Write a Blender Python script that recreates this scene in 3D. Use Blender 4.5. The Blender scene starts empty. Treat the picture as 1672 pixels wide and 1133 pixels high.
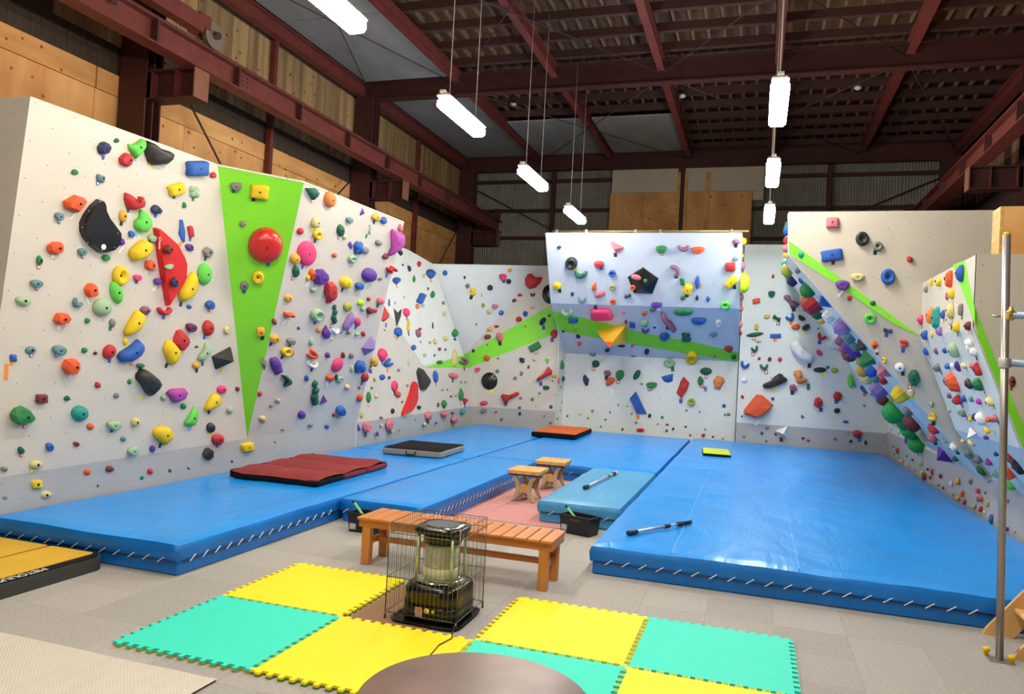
import bpy, bmesh, math, random
from mathutils import Vector, Matrix
random.seed(7)
S = bpy.context.scene
COL = S.collection
# ---------------------------------------------------------------- camera
F_PX, CX, CY = 1235.2, 836.0, 566.5
YAW, PIT, ROL = -0.313093, -0.01627, -0.053305
CAM = Vector((3.6825, -3.73, 1.8839))
_fw = Vector((math.sin(YAW)*math.cos(PIT), math.cos(YAW)*math.cos(PIT), -math.sin(PIT)))
_rt = Vector((math.cos(YAW), -math.sin(YAW), 0)); _dn = _fw.cross(_rt)
RT = math.cos(ROL)*_rt + math.sin(ROL)*_dn
DN = -math.sin(ROL)*_rt + math.cos(ROL)*_dn
cd = bpy.data.cameras.new('camera'); cam = bpy.data.objects.new('camera', cd); COL.objects.link(cam)
cam.matrix_world = Matrix(((RT.x, -DN.x, -_fw.x, CAM.x), (RT.y, -DN.y, -_fw.y, CAM.y), (RT.z, -DN.z, -_fw.z, CAM.z), (0, 0, 0, 1)))
cd.sensor_fit = 'HORIZONTAL'; cd.sensor_width = 36.0; cd.lens = F_PX/1672*36.0; cd.clip_end = 100
S.camera = cam
# ---------------------------------------------------------------- world, exposure, lamps' strengths
w = bpy.data.worlds.new('world'); S.world = w; w.use_nodes = True
w.node_tree.nodes['Background'].inputs[0].default_value = (0.75, 0.8, 0.9, 1)
w.node_tree.nodes['Background'].inputs[1].default_value = 0.02
S.view_settings.view_transform = 'Standard'; S.view_settings.look = 'None'
S.view_settings.exposure = 0.76; S.view_settings.gamma = 1.0; S.view_settings.use_curve_mapping = False
LAMP_POWER = 60.0
WARM, NEUTRAL, COOL = (1.0, 0.90, 0.77), (1.0, 0.98, 0.93), (0.95, 1.0, 0.97)
# ---------------------------------------------------------------- pixel -> place (a pixel gives a direction, the surface touched gives the distance)
def ray(u, v): return RT*((u-CX)/F_PX) + DN*((v-CY)/F_PX) + _fw
def onz(u, v, z): d = ray(u, v); return CAM + d*((z-CAM.z)/d.z)
def ony(u, v, y): d = ray(u, v); return CAM + d*((y-CAM.y)/d.y)
def onx(u, v, x): d = ray(u, v); return CAM + d*((x-CAM.x)/d.x)
def onp(u, v, a, n): d = ray(u, v); return CAM + d*((a-CAM).dot(n)/d.dot(n))
# ---------------------------------------------------------------- materials
def lin(c): return tuple(((x/255)/12.92 if x/255 <= .04045 else ((x/255+.055)/1.055)**2.4) for x in c)
MATS = {}
def mat(name, rgb, rough=.5, metal=0., noise=0., nscale=8., bump=0., bscale=30., spec=.5, emit=None, rgb2=None, stretch=None, coat=0., detail=4.):
    if name in MATS: return MATS[name]
    m = bpy.data.materials.new(name); m.use_nodes = True; MATS[name] = m
    nt = m.node_tree; b = nt.nodes['Principled BSDF']; c = lin(rgb)
    b.inputs['Roughness'].default_value = rough; b.inputs['Metallic'].default_value = metal
    b.inputs['Specular IOR Level'].default_value = spec
    b.inputs['Coat Weight'].default_value = coat
    b.inputs['Base Color'].default_value = (*c, 1)
    vec = None
    if noise or bump:
        tc = nt.nodes.new('ShaderNodeTexCoord'); mp = nt.nodes.new('ShaderNodeMapping')
        nt.links.new(tc.outputs['Object'], mp.inputs[0]); vec = mp.outputs[0]
        if stretch: mp.inputs['Scale'].default_value = stretch
    if noise:
        n = nt.nodes.new('ShaderNodeTexNoise'); n.inputs['Scale'].default_value = nscale; n.inputs['Detail'].default_value = detail
        nt.links.new(vec, n.inputs['Vector'])
        r = nt.nodes.new('ShaderNodeValToRGB'); r.color_ramp.elements[0].position = .3; r.color_ramp.elements[1].position = .72
        c2 = lin(rgb2) if rgb2 else tuple(max(0, x*(1-noise)) for x in c)
        r.color_ramp.elements[0].color = (*c2, 1); r.color_ramp.elements[1].color = (*c, 1)
        nt.links.new(n.outputs[0], r.inputs[0]); nt.links.new(r.outputs[0], b.inputs['Base Color'])
    if bump:
        n2 = nt.nodes.new('ShaderNodeTexNoise'); n2.inputs['Scale'].default_value = bscale; n2.inputs['Detail'].default_value = 3
        nt.links.new(vec, n2.inputs['Vector'])
        bp = nt.nodes.new('ShaderNodeBump'); bp.inputs['Strength'].default_value = bump; bp.inputs['Distance'].default_value = .02
        nt.links.new(n2.outputs[0], bp.inputs['Height']); nt.links.new(bp.outputs[0], b.inputs['Normal'])
    if emit:
        b.inputs['Emission Color'].default_value = (*emit[0], 1); b.inputs['Emission Strength'].default_value = emit[1]
    return m
def wallmat(name, rgb, rough=.45, dots=.2):
    """painted board: T-nut dots on a staggered grid (UV in metres), faint grime"""
    if name in MATS: return MATS[name]
    m = mat(name, rgb, rough, noise=.07, nscale=2.2, detail=6)
    nt = m.node_tree; b = nt.nodes['Principled BSDF']; L = nt.links
    src = b.inputs['Base Color'].links[0].from_socket
    uv = nt.nodes.new('ShaderNodeUVMap')
    def grid(off):
        a = nt.nodes.new('ShaderNodeVectorMath'); a.operation = 'MULTIPLY_ADD'; a.inputs[1].default_value = (1/(dots*2), 1/(dots*1.65), 0); a.inputs[2].default_value = (off, off, 0)
        L.new(uv.outputs[0], a.inputs[0])
        f = nt.nodes.new('ShaderNodeVectorMath'); f.operation = 'FRACTION'; L.new(a.outputs[0], f.inputs[0])
        s = nt.nodes.new('ShaderNodeVectorMath'); s.operation = 'SUBTRACT'; s.inputs[1].default_value = (.5, .5, 0); L.new(f.outputs[0], s.inputs[0])
        k = nt.nodes.new('ShaderNodeVectorMath'); k.operation = 'MULTIPLY'; k.inputs[1].default_value = (dots*2, dots*1.65, 0); L.new(s.outputs[0], k.inputs[0])
        l = nt.nodes.new('ShaderNodeVectorMath'); l.operation = 'LENGTH'; L.new(k.outputs[0], l.inputs[0])
        c = nt.nodes.new('ShaderNodeMath'); c.operation = 'LESS_THAN'; c.inputs[1].default_value = .0058; L.new(l.outputs['Value'], c.inputs[0])
        return c.outputs[0]
    mx = nt.nodes.new('ShaderNodeMath'); mx.operation = 'MAXIMUM'; L.new(grid(0.), mx.inputs[0]); L.new(grid(.5), mx.inputs[1])
    mix = nt.nodes.new('ShaderNodeMix'); mix.data_type = 'RGBA'; L.new(mx.outputs[0], mix.inputs['Factor']); L.new(src, mix.inputs['A']); mix.inputs['B'].default_value = (.16, .14, .12, 1)
    # sparse dark rubber scuffs
    tc = nt.nodes.new('ShaderNodeTexCoord'); mp = nt.nodes.new('ShaderNodeMapping'); mp.inputs['Scale'].default_value = (1, 1, .45); L.new(tc.outputs['Object'], mp.inputs[0])
    n = nt.nodes.new('ShaderNodeTexNoise'); n.inputs['Scale'].default_value = 9; n.inputs['Detail'].default_value = 5; n.inputs['Distortion'].default_value = 1.2; L.new(mp.outputs[0], n.inputs['Vector'])
    r = nt.nodes.new('ShaderNodeValToRGB'); r.color_ramp.elements[0].position = .70; r.color_ramp.elements[1].position = .76
    r.color_ramp.elements[1].color = (.35, .35, .35, 1); r.color_ramp.elements[0].color = (0, 0, 0, 1); L.new(n.outputs[0], r.inputs[0])
    mix2 = nt.nodes.new('ShaderNodeMix'); mix2.data_type = 'RGBA'; L.new(r.outputs[0], mix2.inputs['Factor']); L.new(mix.outputs['Result'], mix2.inputs['A']); mix2.inputs['B'].default_value = (.12, .12, .12, 1)
    L.new(mix2.outputs['Result'], b.inputs['Base Color'])
    return m
def plymat(name, rgb, rgb2, axis=(1, 1, 8), rough=.6, knots=True):
    if name in MATS: return MATS[name]
    m = mat(name, rgb, rough, noise=.4, nscale=2.5, rgb2=rgb2, stretch=axis, bump=.08, bscale=12, detail=6)
    if knots:
        nt = m.node_tree; b = nt.nodes['Principled BSDF']; L = nt.links
        src = b.inputs['Base Color'].links[0].from_socket
        tc = nt.nodes.new('ShaderNodeTexCoord'); v = nt.nodes.new('ShaderNodeTexVoronoi'); v.inputs['Scale'].default_value = 5.0; L.new(tc.outputs['Object'], v.inputs['Vector'])
        c = nt.nodes.new('ShaderNodeMath'); c.operation = 'LESS_THAN'; c.inputs[1].default_value = .13; L.new(v.outputs['Distance'], c.inputs[0])
        mix = nt.nodes.new('ShaderNodeMix'); mix.data_type = 'RGBA'; L.new(c.outputs[0], mix.inputs['Factor']); L.new(src, mix.inputs['A']); mix.inputs['B'].default_value = (*[x*.35 for x in lin(rgb2)], 1)
        L.new(mix.outputs['Result'], b.inputs['Base Color'])
    return m
# ---------------------------------------------------------------- mesh helpers
def new_mesh(name, verts, faces, smooth=False):
    me = bpy.data.meshes.new(name); me.from_pydata([tuple(v) for v in verts], [], faces); me.update()
    if smooth: me.polygons.foreach_set('use_smooth', [True]*len(me.polygons))
    return me
def link(name, me, m=None, parent=None, loc=None):
    o = bpy.data.objects.new(name, me); COL.objects.link(o)
    if m is not None and me is not None and not me.materials: me.materials.append(m)
    if parent: o.parent = parent
    if loc is not None: o.location = loc
    return o
def tag(o, label=None, cat=None, group=None, kind=None):
    if label: o['label'] = label
    if cat: o['category'] = cat
    if group: o['group'] = group
    if kind: o['kind'] = kind
    return o
def thing(name, loc, label=None, cat=None, group=None, rz=0., kind=None):
    o = bpy.data.objects.new(name, None); COL.objects.link(o); o.location = loc; o.rotation_euler = (0, 0, rz); o.empty_display_size = .1
    return tag(o, label, cat, group, kind)
class MB:
    """collects shapes, then builds ONE mesh"""
    def __init__(s): s.v = []; s.f = []; s.sm = []
    def add(s, vs, fs, smooth=False):
        k = len(s.v); s.v += [Vector(v) for v in vs]; s.f += [tuple(i+k for i in f) for f in fs]; s.sm += [smooth]*len(fs); return s
    def box(s, x0, x1, y0, y1, z0, z1, ch=0., M=None):
        if ch <= 0:
            vs = [(x, y, z) for z in (z0, z1) for y in (y0, y1) for x in (x0, x1)]
            fs = [(0, 2, 3, 1), (4, 5, 7, 6), (0, 1, 5, 4), (2, 6, 7, 3), (0, 4, 6, 2), (1, 3, 7, 5)]
        else:
            c = min(ch, (x1-x0)/2.01, (y1-y0)/2.01, (z1-z0)/2.01)
            bm = bmesh.new(); bmesh.ops.create_cube(bm, size=1)
            for v in bm.verts: v.co = Vector(((x0+x1)/2+v.co.x*(x1-x0), (y0+y1)/2+v.co.y*(y1-y0), (z0+z1)/2+v.co.z*(z1-z0)))
            bmesh.ops.bevel(bm, geom=bm.edges[:], offset=c, segments=1, affect='EDGES')
            bm.verts.ensure_lookup_table(); bm.verts.index_update()
            vs = [v.co.copy() for v in bm.verts]; fs = [[v.index for v in f.verts] for f in bm.faces]; bm.free()
        if M: vs = [M @ Vector(v) for v in vs]
        return s.add(vs, fs)
    def tube(s, p, q, r, n=8, r2=None, caps=True):
        p = Vector(p); q = Vector(q); d = (q-p).normalized(); a = d.orthogonal().normalized(); b = d.cross(a); r2 = r if r2 is None else r2
        vs = [p+(a*math.cos(t)+b*math.sin(t))*r for t in [2*math.pi*i/n for i in range(n)]] + [q+(a*math.cos(t)+b*math.sin(t))*r2 for t in [2*math.pi*i/n for i in range(n)]]
        s.add(vs, [(i, (i+1) % n, n+(i+1) % n, n+i) for i in range(n)], True)
        if caps: s.add(vs, [tuple(range(n-1, -1, -1)), tuple(range(n, 2*n))])
        return s
    def path(s, pts, r, n=6):
        for a, b in zip(pts[:-1], pts[1:]): s.tube(a, b, r, n)
        return s
    def lathe(s, prof, n=24, c=(0, 0, 0), sq=0.):
        """prof: (radius, z); sq>0 makes a rounded-square plan"""
        def rad(t):
            if not sq: return 1.
            e = 2+sq*6; return 1/((abs(math.cos(t))**e+abs(math.sin(t))**e)**(1/e))
        k = len(prof); vs = []
        for r, z in prof:
            for i in range(n):
                t = 2*math.pi*(i+.5)/n; vs.append((c[0]+r*rad(t)*math.cos(t), c[1]+r*rad(t)*math.sin(t), c[2]+z))
        fs = [(j*n+i, j*n+(i+1) % n, (j+1)*n+(i+1) % n, (j+1)*n+i) for j in range(k-1) for i in range(n)]
        s.add(vs, fs, True)
        s.add(vs, [tuple(range(n-1, -1, -1)), tuple(range((k-1)*n, k*n))]); return s
    def prism(s, pts, axis_vec):
        """polygon (3-D points) pushed along a vector"""
        n = len(pts); a = [Vector(p) for p in pts]; b = [p+Vector(axis_vec) for p in a]
        return s.add(a+b, [tuple(range(n)), tuple(range(2*n-1, n-1, -1))] + [(i, n+i, n+(i+1) % n, (i+1) % n) for i in range(n)])
    def build(s, name, m, parent=None, origin=None, loc=None):
        o = Vector(origin) if origin is not None else Vector((0, 0, 0))
        me = bpy.data.meshes.new(name); me.from_pydata([tuple(v-o) for v in s.v], [], s.f); me.update()
        me.polygons.foreach_set('use_smooth', s.sm)
        bm = bmesh.new(); bm.from_mesh(me); bmesh.ops.remove_doubles(bm, verts=bm.verts, dist=1e-6); bmesh.ops.recalc_face_normals(bm, faces=bm.faces); bm.to_mesh(me); bm.free()
        ob = link(name, me, m, parent)
        if parent is None: ob.location = o
        if loc is not None: ob.location = loc
        return ob
def copy_thing(root, loc, label=None, rz=None):
    r = root.copy(); COL.objects.link(r); r.location = loc
    if rz is not None: r.rotation_euler = (0, 0, rz)
    if label: r['label'] = label
    for ch in list(root.children):
        c = ch.copy(); COL.objects.link(c); c.parent = r
        for g in ch.children:
            d = g.copy(); COL.objects.link(d); d.parent = c
    return r
INSIDE = Vector((1.8, 4.0, 2.2))
def panel(name, pts, m, parent, thick=.035, proud=0., toward=None):
    """flat board: polygon facing the room, thickness behind it, UV in metres"""
    pts = [Vector(p) for p in pts]
    n = Vector((0, 0, 0))
    for i in range(len(pts)):
        a, b = pts[i], pts[(i+1) % len(pts)]; n += Vector(((a.y-b.y)*(a.z+b.z), (a.z-b.z)*(a.x+b.x), (a.x-b.x)*(a.y+b.y)))
    n.normalize(); c = sum(pts, Vector())/len(pts)
    if n.dot((toward or INSIDE)-c) < 0: n = -n; pts = pts[::-1]
    o = Vector(parent.location) if parent else Vector((0, 0, 0))
    fr = [p+n*proud-o for p in pts]; bk = [p-n*thick-o for p in pts]; k = len(pts)
    faces = [tuple(range(k)), tuple(range(2*k-1, k-1, -1))] + [(i, k+i, k+(i+1) % k, (i+1) % k) for i in range(k)]
    me = new_mesh(name, fr+bk, faces)
    up = Vector((0, 0, 1)) - n*n.z
    if up.length < .1: up = Vector((0, 1, 0)) - n*n.y
    up.normalize(); ex = up.cross(n)
    uv = me.uv_layers.new(name='UVMap')
    for lp in me.loops:
        v = me.vertices[lp.vertex_index].co+o; uv.data[lp.index].uv = (v.dot(ex), v.dot(up))
    return link(name, me, m, parent)
# ================================================================ ROOM SHELL
XL, XR, YB, YF, ZC = -5.65, 8.65, 19.25, -7.0, 8.62
M_carpet = [mat('carpet_grey_%d' % i, c, .95, noise=.16, nscale=40, bump=.25, bscale=160, spec=.15) for i, c in enumerate([(174, 169, 161), (169, 165, 158), (178, 173, 165)])]
M_pink = mat('carpet_pink', (206, 146, 142), .95, noise=.12, nscale=30, bump=.2, bscale=150, spec=.15)
M_steel = mat('red_oxide_steel', (120, 54, 47), .55, noise=.35, nscale=5, bump=.06, bscale=40)
M_steel_d = mat('dark_oxide_steel', (78, 38, 34), .65, noise=.3, nscale=4)
M_ply = plymat('plywood_light', (246, 190, 120), (216, 150, 84), (1, 1.2, .28))
M_ply2 = plymat('plywood_light_flat', (244, 188, 118), (208, 144, 78), (1, .3, 1.4))
M_old = plymat('plywood_weathered', (172, 142, 98), (112, 88, 58), (2, 2.2, .16))
M_old2 = plymat('plywood_weathered_pale', (192, 162, 114), (134, 106, 70), (2, 2.2, .16))
M_dark = mat('old_dark_boards', (72, 56, 42), .85, noise=.5, nscale=6, stretch=(1, 3, .3))
M_roofboard = mat('roof_boards', (118, 90, 64), .85, noise=.4, nscale=3, stretch=(1, .3, 1))
M_purlin = mat('purlin_steel', (76, 44, 38), .7, noise=.2)
M_batten = mat('batten_wood', (124, 95, 72), .8, noise=.3)
M_greyboard = mat('roof_insulation_grey', (150, 150, 146), .9, noise=.25, nscale=2.5, stretch=(1, .4, 1))
M_corr = mat('corrugated_metal', (146, 144, 128), .5, metal=.1, noise=.25, nscale=3)
M_whitepanel = mat('white_back_panel', (214, 203, 180), .6, noise=.05)
M_rod = mat('steel_rod', (72, 50, 44), .6)
M_white = mat('white_paint', (235, 235, 230), .4)
fl = tag(MB().box(XL, XR, YF, YB, -.2, -.006).build('floor', M_carpet[0]), kind='structure')
tile = [new_mesh('carpet_tile', *(lambda b: (b.v, b.f))(MB().box(-.2495, .2495, -.2495, .2495, -.006, 0., ch=.0007))) for _ in M_carpet]
for me, m in zip(tile, M_carpet): me.materials.append(m)
for i in range(-7, 12):
    for j in range(-4, 9):
        o = bpy.data.objects.new('carpet_tile', tile[random.choice((0, 0, 1, 2))]); COL.objects.link(o); o.parent = fl
        o.location = (.15+.5*i, .08+.5*j, random.uniform(-.0006, .0004)); o.rotation_euler = (0, 0, random.choice((0, math.pi/2)))
ptile = new_mesh('pink_tile', *(lambda b: (b.v, b.f))(MB().box(-.2485, .2485, -.2485, .2485, -.006, .002, ch=.002)))
ptile.materials.append(M_pink)
for i in range(3):
    for j in range(7):
        o = bpy.data.objects.new('pink_carpet_tile', ptile); COL.objects.link(o); o.parent = fl; o.location = (.42+.5*i, 4.9+.5*j, 0)
# ---- left wall: plywood over dark studs
wl = tag(MB().box(XL-.15, XL, YF, YB, 0, ZC).build('wall_left', M_dark), kind='structure')
def wallboard(name, y0, y1, z0, z1, m, d=.018, par=None, x=XL):
    return MB().box(x+.002, x+d, y0+.004, y1-.004, z0+.004, z1-.004).build(name, m, par or wl)
y = 1.1
for w_ in (1.82,)*10:
    y1 = min(y+w_, YB-.1)
    if y1-y > .3:
        wallboard('plywood_sheet', y, y1, 3.0, 5.5, random.choice((M_ply, M_ply2)))
        wallboard('plywood_strip', y+random.uniform(-.02, .02), y1, 5.5, 5.82, M_ply2, .03)
    y = y1
y = 4.0
while y < YB-.5:
    w_ = random.choice((.28, .34, .45, .6, .9)); y1 = min(y+w_, YB-.1)
    wallboard('weathered_board', y, y1, 6.25, 7.85, random.choice((M_old, M_old2, M_old)), random.choice((.015, .025))); y = y1
# ---- right wall
wr = tag(MB().box(XR, XR+.15, YF, YB, 0, ZC).build('wall_right', M_dark), kind='structure')
y = 6.0
while y < YB-.5:
    w_ = random.choice((.5, .9, 1.3)); y1 = min(y+w_, YB-.1)
    MB().box(XR-.02, XR-.002, y+.004, y1-.004, 6.3, 7.8).build('weathered_board', random.choice((M_old, M_dark)), wr); y = y1
tag(MB().box(XL, XR, YF-.15, YF, 0, ZC).build('wall_front', mat('front_wall_board', (120, 100, 78), .8, noise=.2)), kind='structure')
# ---- back wall: corrugated sheets, girts, white panels and plywood
wb = tag(MB().box(XL, XR, YB+.03, YB+.18, 0, ZC).build('wall_back', M_dark), kind='structure')
def corrugated(x0, x1, z0, z1, pitch=.076, amp=.018):
    n = int((x1-x0)/pitch*4); vs = []; fs = []
    for i in range(n+1):
        x = x0+(x1-x0)*i/n; yy = YB-amp*math.sin(2*math.pi*(x-x0)/pitch); vs += [(x, yy, z0), (x, yy, z1)]
    for i in range(n): fs.append((2*i, 2*i+2, 2*i+3, 2*i+1))
    b = MB(); b.add(vs, fs, True); return b.build('corrugated_sheet', M_corr, wb)
x = XL+.1
while x < XR-.2:
    x1 = min(x+.8, XR-.1); corrugated(x, x1, 3.6, 7.95); x = x1
for z in (4.75, 5.75, 6.62, 7.55):
    MB().box(XL, XR, YB-.13, YB-.03, z-.05, z+.05).build('girt', M_steel_d, wb)
for (x0, x1, z0, z1, m, nm) in [(-.76, 1.22, 7.12, 7.85, M_whitepanel, 'white_panel'), (1.42, 3.66, 7.12, 7.85, M_whitepanel, 'white_panel'), (3.36, 3.66, 6.85, 7.11, M_whitepanel, 'white_panel'),
        (-.8, .22, 4.6, 7.11, M_ply, 'plywood_sheet'), (.22, 1.22, 4.6, 7.11, M_ply2, 'plywood_sheet'), (1.5, 2.02, 4.6, 7.11, M_ply, 'plywood_sheet'), (2.14, 3.35, 4.6, 7.11, M_ply, 'plywood_sheet')]:
    MB().box(x0+.004, x1-.004, YB-.2, YB-.14, z0, z1).build(nm, m, wb)
for x0, x1 in ((1.2, 1.3), (1.42, 1.5), (2.02, 2.14)):
    MB().box(x0, x1, YB-.24, YB-.16, 4.6, 7.7).build('stud', M_ply2, wb)
for x0 in (-2.6, 1.36, 5.4):
    MB().box(x0-.06, x0+.06, YB-.26, YB-.12, 3.0, 7.95).build('wind_post', M_steel_d, wb)
# ---- ceiling
ce = tag(MB().box(XL, XR, YF, YB, ZC, ZC+.1).build('ceiling', M_roofboard), kind='structure')
y = 4.6
while y < YB-.3:
    MB().box(XL, XR, y-.05, y+.05, 8.3, 8.46).build('purlin', M_purlin, ce); y += .88
x = XL+.35
bat = None
while x < XR-.2:
    if bat is None:
        bat = MB().box(-.025, .025, 4.2, YB-.05, 8.46, 8.54).build('batten', M_batten, ce); bat.location = (x, 0, 0)
    else:
        o = bat.copy(); COL.objects.link(o); o.location = (x, 0, 0)
    x += .3
for (x0, x1, y0, y1) in [(XL+.3, -3.1, 5.5, 8.7), (XL+.3, -3.1, 8.72, 11.9), (XL+.3, -3.1, 12.4, 15.4), (XL+.3, -3.1, 15.42, 18.5), (-2.95, -.85, 15.3, 18.5), (-.65, 1.45, 15.3, 18.5)]:
    MB().box(x0, x1, y0, y1, 8.2, 8.24).build('insulation_board', M_greyboard, ce)
def ibeam(b, p, q, h, wf, t=.03, up=Vector((0, 0, 1))):
    """I section from p to q, p/q at the centre of the bottom flange's underside"""
    p = Vector(p); q = Vector(q); d = q-p; s = d.cross(up).normalized()
    for a0, a1, z0, z1 in ((-wf/2, wf/2, 0, t), (-wf/2, wf/2, h-t, h), (-t/2, t/2, t, h-t)):
        c = [p+s*a0+up*z0, p+s*a1+up*z0, p+s*a1+up*z1, p+s*a0+up*z1]
        b.add(c+[v+d for v in c], [(0, 1, 2, 3), (7, 6, 5, 4), (0, 4, 5, 1), (1, 5, 6, 2), (2, 6, 7, 3), (3, 7, 4, 0)])
    return b
# main frames across the hall and beams along it (setting)
for k, y in enumerate((5.3, 12.1, 18.85)):
    t = thing('roof_frame', (0, y, 7.8), kind='structure')
    ibeam(MB(), (XL+.2, y, 7.8), (XR-.2, y, 7.8), .5, .22).build('frame_beam', M_steel_d, t, origin=t.location)
for x in (-3.0, -.75, 1.53, 3.83, 6.17):
    for y0, y1 in ((5.45, 11.96), (12.24, 18.7)):
        ibeam(MB(), (x, y0, 8.02), (x, y1, 8.02), .26, .15, .02).build('longitudinal_beam', M_steel, ce)
for x in (XL+.22, XR-.22):
    ibeam(MB(), (x, 4.0, 7.86), (x, 18.7, 7.86), .3, .2).build('eave_beam', M_steel, ce)
def rods(pairs, r=.012):
    for a, b in pairs: MB().tube(a, b, r, 5).build('brace_rod', M_rod, ce)
rods([((-5.3, 5.5, 8.1), (-3.0, 11.9, 8.0)), ((-3.0, 5.5, 8.0), (-5.3, 11.9, 8.1)), ((-3, 12.3, 8.0), (1.5, 18.6, 7.97)), ((1.5, 12.3, 8.0), (-3.0, 18.6, 7.97)), ((-3, 5.5, 8), (1.5, 11.9, 7.97)), ((1.5, 5.5, 8), (-3, 11.9, 7.97)),
      ((1.6, 5.5, 8), (6.1, 11.9, 7.97)), ((6.1, 5.5, 8), (1.6, 11.9, 7.97)), ((1.6, 12.3, 8), (6.1, 18.6, 7.97)), ((6.1, 12.3, 8), (1.6, 18.6, 7.97)), ((6.2, 5.5, 8), (8.4, 11.9, 8.0)), ((6.2, 12.3, 8), (8.4, 18.6, 8.0))])
# ---- columns with corbels, one thing each
for side, sx in (('plywood', 1), ('dark', -1)):
    for k, y in enumerate((5.3, 12.1, 18.75)):
        xw = XL if sx > 0 else XR
        which = ('nearest the hall entrance end', 'midway along the hall', 'in the corner at the corrugated wall')[k]
        which = ('first one before the roof beam', 'under the middle roof beam', 'in the corner at the corrugated wall')[k]
        t = thing('steel_column', (xw+sx*.25, y, 0), 'red oxide steel column with corbel on the %s side wall, %s' % (side, which), 'column')
        o = t.location
        b = MB()
        for yy in (-.15, .15): b.box(xw+sx*.05 if sx > 0 else xw-.55, xw+.55 if sx > 0 else xw-.05, y+yy-.012, y+yy+.012, 0, 7.85)
        b.box(min(xw+sx*.05, xw+sx*.55), max(xw+sx*.05, xw+sx*.55), y-.012, y+.012, 0, 7.85)
        b.build('shaft', M_steel_d, t, origin=o)
        x0, x1 = sorted((xw+sx*.05, xw+sx*1.4))
        c = MB(); c.box(x0, x1, y-.012, y+.012, 5.47, 5.85); c.box(x0, x1, y-.15, y+.15, 5.85, 5.875); c.box(x0, x1, y-.15, y+.15, 5.445, 5.47)
        cb = c.build('corbel', M_steel_d, t, origin=o)
        xe = xw+sx*1.4; e0, e1 = sorted((xe, xe+sx*.02))
        MB().box(e0, e1, y-.15, y+.15, 5.445, 5.875).build('end_plate', mat('corbel_end_plate', (140, 92, 70), .6, noise=.2), cb, origin=o)
        for dx in (.3, .62, 1.05):
            s0, s1 = sorted((xw+sx*dx, xw+sx*(dx+.015)))
            MB().box(s0, s1, y-.14, y+.14, 5.47, 5.85).build('stiffener', M_steel, cb, origin=o)
# slim posts between the columns
for y in (8.75, 15.4):
    t = thing('wall_post', (XL+.08, y, 0), 'slim brown steel post on the plywood wall between columns, %s' % ('above the green wedge panel' if y < 10 else 'above the pale back corner panels'), 'post')
    MB().box(XL+.03, XL+.15, y-.05, y+.05, 0, 7.85).build('post_bar', M_steel, t, origin=t.location)
# ---- crane girders with rails
GB = new_mesh('bolt', *(lambda b: (b.v, b.f))(MB().tube((-.022, 0, 0), (.022, 0, 0), .016, 6))); GB.materials.append(M_steel_d)
def girder(xg, label, sx):
    t = thing('crane_girder', (xg, YB-.4, 5.88), label, 'girder')
    gb = ibeam(MB(), (xg, .2, 5.88), (xg, 18.95, 5.88), .36, .26, .025).build('girder_beam', M_steel, t, origin=t.location)
    MB().box(xg-.035, xg+.035, .2, 18.95, 6.24, 6.31).build('rail', M_steel_d, t, origin=t.location)
    y = 1.0
    while y < 18.9:
        s = sx*.013
        x0, x1 = sorted((xg+s, xg+sx*.125))
        MB().box(x0, x1, y-.02, y+.02, 5.905, 6.215).build('web_stiffener', M_steel_d, gb, origin=t.location); y += 1.7
    for yj in (6.3, 11.5, 16.4):
        sp = MB().box(min(xg+sx*.012, xg+sx*.02), max(xg+sx*.012, xg+sx*.02), yj-.07, yj+.17, 5.91, 6.21).build('splice_plate', M_steel, t, origin=t.location)
        for i in range(2):
            for j in range(4): link('bolt', GB, None, sp, (xg+sx*.012-t.location.x, yj+i*.1-t.location.y, 5.95+j*.07-t.location.z))
    MB().box(xg-.1, xg+.1, 18.7, 18.8, 6.31, 6.6).build('end_stop', M_steel_d, t, origin=t.location)
girder(-4.33, 'long red oxide crane girder along the plywood side wall', 1)
girder(7.4, 'long red oxide crane girder along the dark side wall above the steel pole', -1)
# crane end carriage with its wheel on the rail
t = thing('crane_carriage', (-4.33, 4.6, 6.31), 'old red crane end carriage with a wheel on the girder rail', 'crane')
MB().box(-.09, .09, -2.4, .7, .12, .36).build('carriage_beam', M_steel, t)
MB().tube((-.04, .95, .175), (.06, .95, .175), .17, 24).tube((.06, .95, .175), (.075, .95, .175), .195, 24).build('wheel', mat('worn_wheel_steel', (128, 120, 104), .5, metal=.2), t)
MB().tube((-.14, .95, .175), (.15, .95, .175), .055, 12).build('axle', M_steel_d, t)
MB().box(-.12, -.09, .6, 1.15, .1, .42).box(.06, .085, .6, .84, .2, .4).build('wheel_bracket', M_steel, t)
MB().box(.1, .13, -1.0, -.9, -.22, .9).build('hanger_bar', M_steel_d, t)
# diagonal brace rods on the plywood wall
t = thing('wall_brace', (-5.35, 8, 4), 'thin crossed brown brace rods in front of the plywood wall', 'brace')
for a, b in (((-5.4, 6.3, 5.9), (-5.4, 8.7, 3.6)), ((-5.4, 11.6, 5.8), (-5.4, 9.0, 3.6)), ((-5.4, 12.6, 5.6), (-5.4, 15.2, 3.3)), ((-5.4, 18.3, 6.0), (-5.4, 15.6, 3.3))):
    MB().tube(a, b, .018, 6).build('rod', M_rod, t, origin=t.location)
t = thing('wall_brace', (2, YB-.15, 5), 'thin diagonal brace rods crossing the corrugated wall', 'brace')
for a, b in (((-5.2, YB-.15, 7.3), (-1.0, YB-.15, 5.2)), ((8.2, YB-.15, 7.4), (4.2, YB-.15, 5.6))):
    MB().tube(a, b, .02, 6).build('rod', M_rod, t, origin=t.location)
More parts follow.
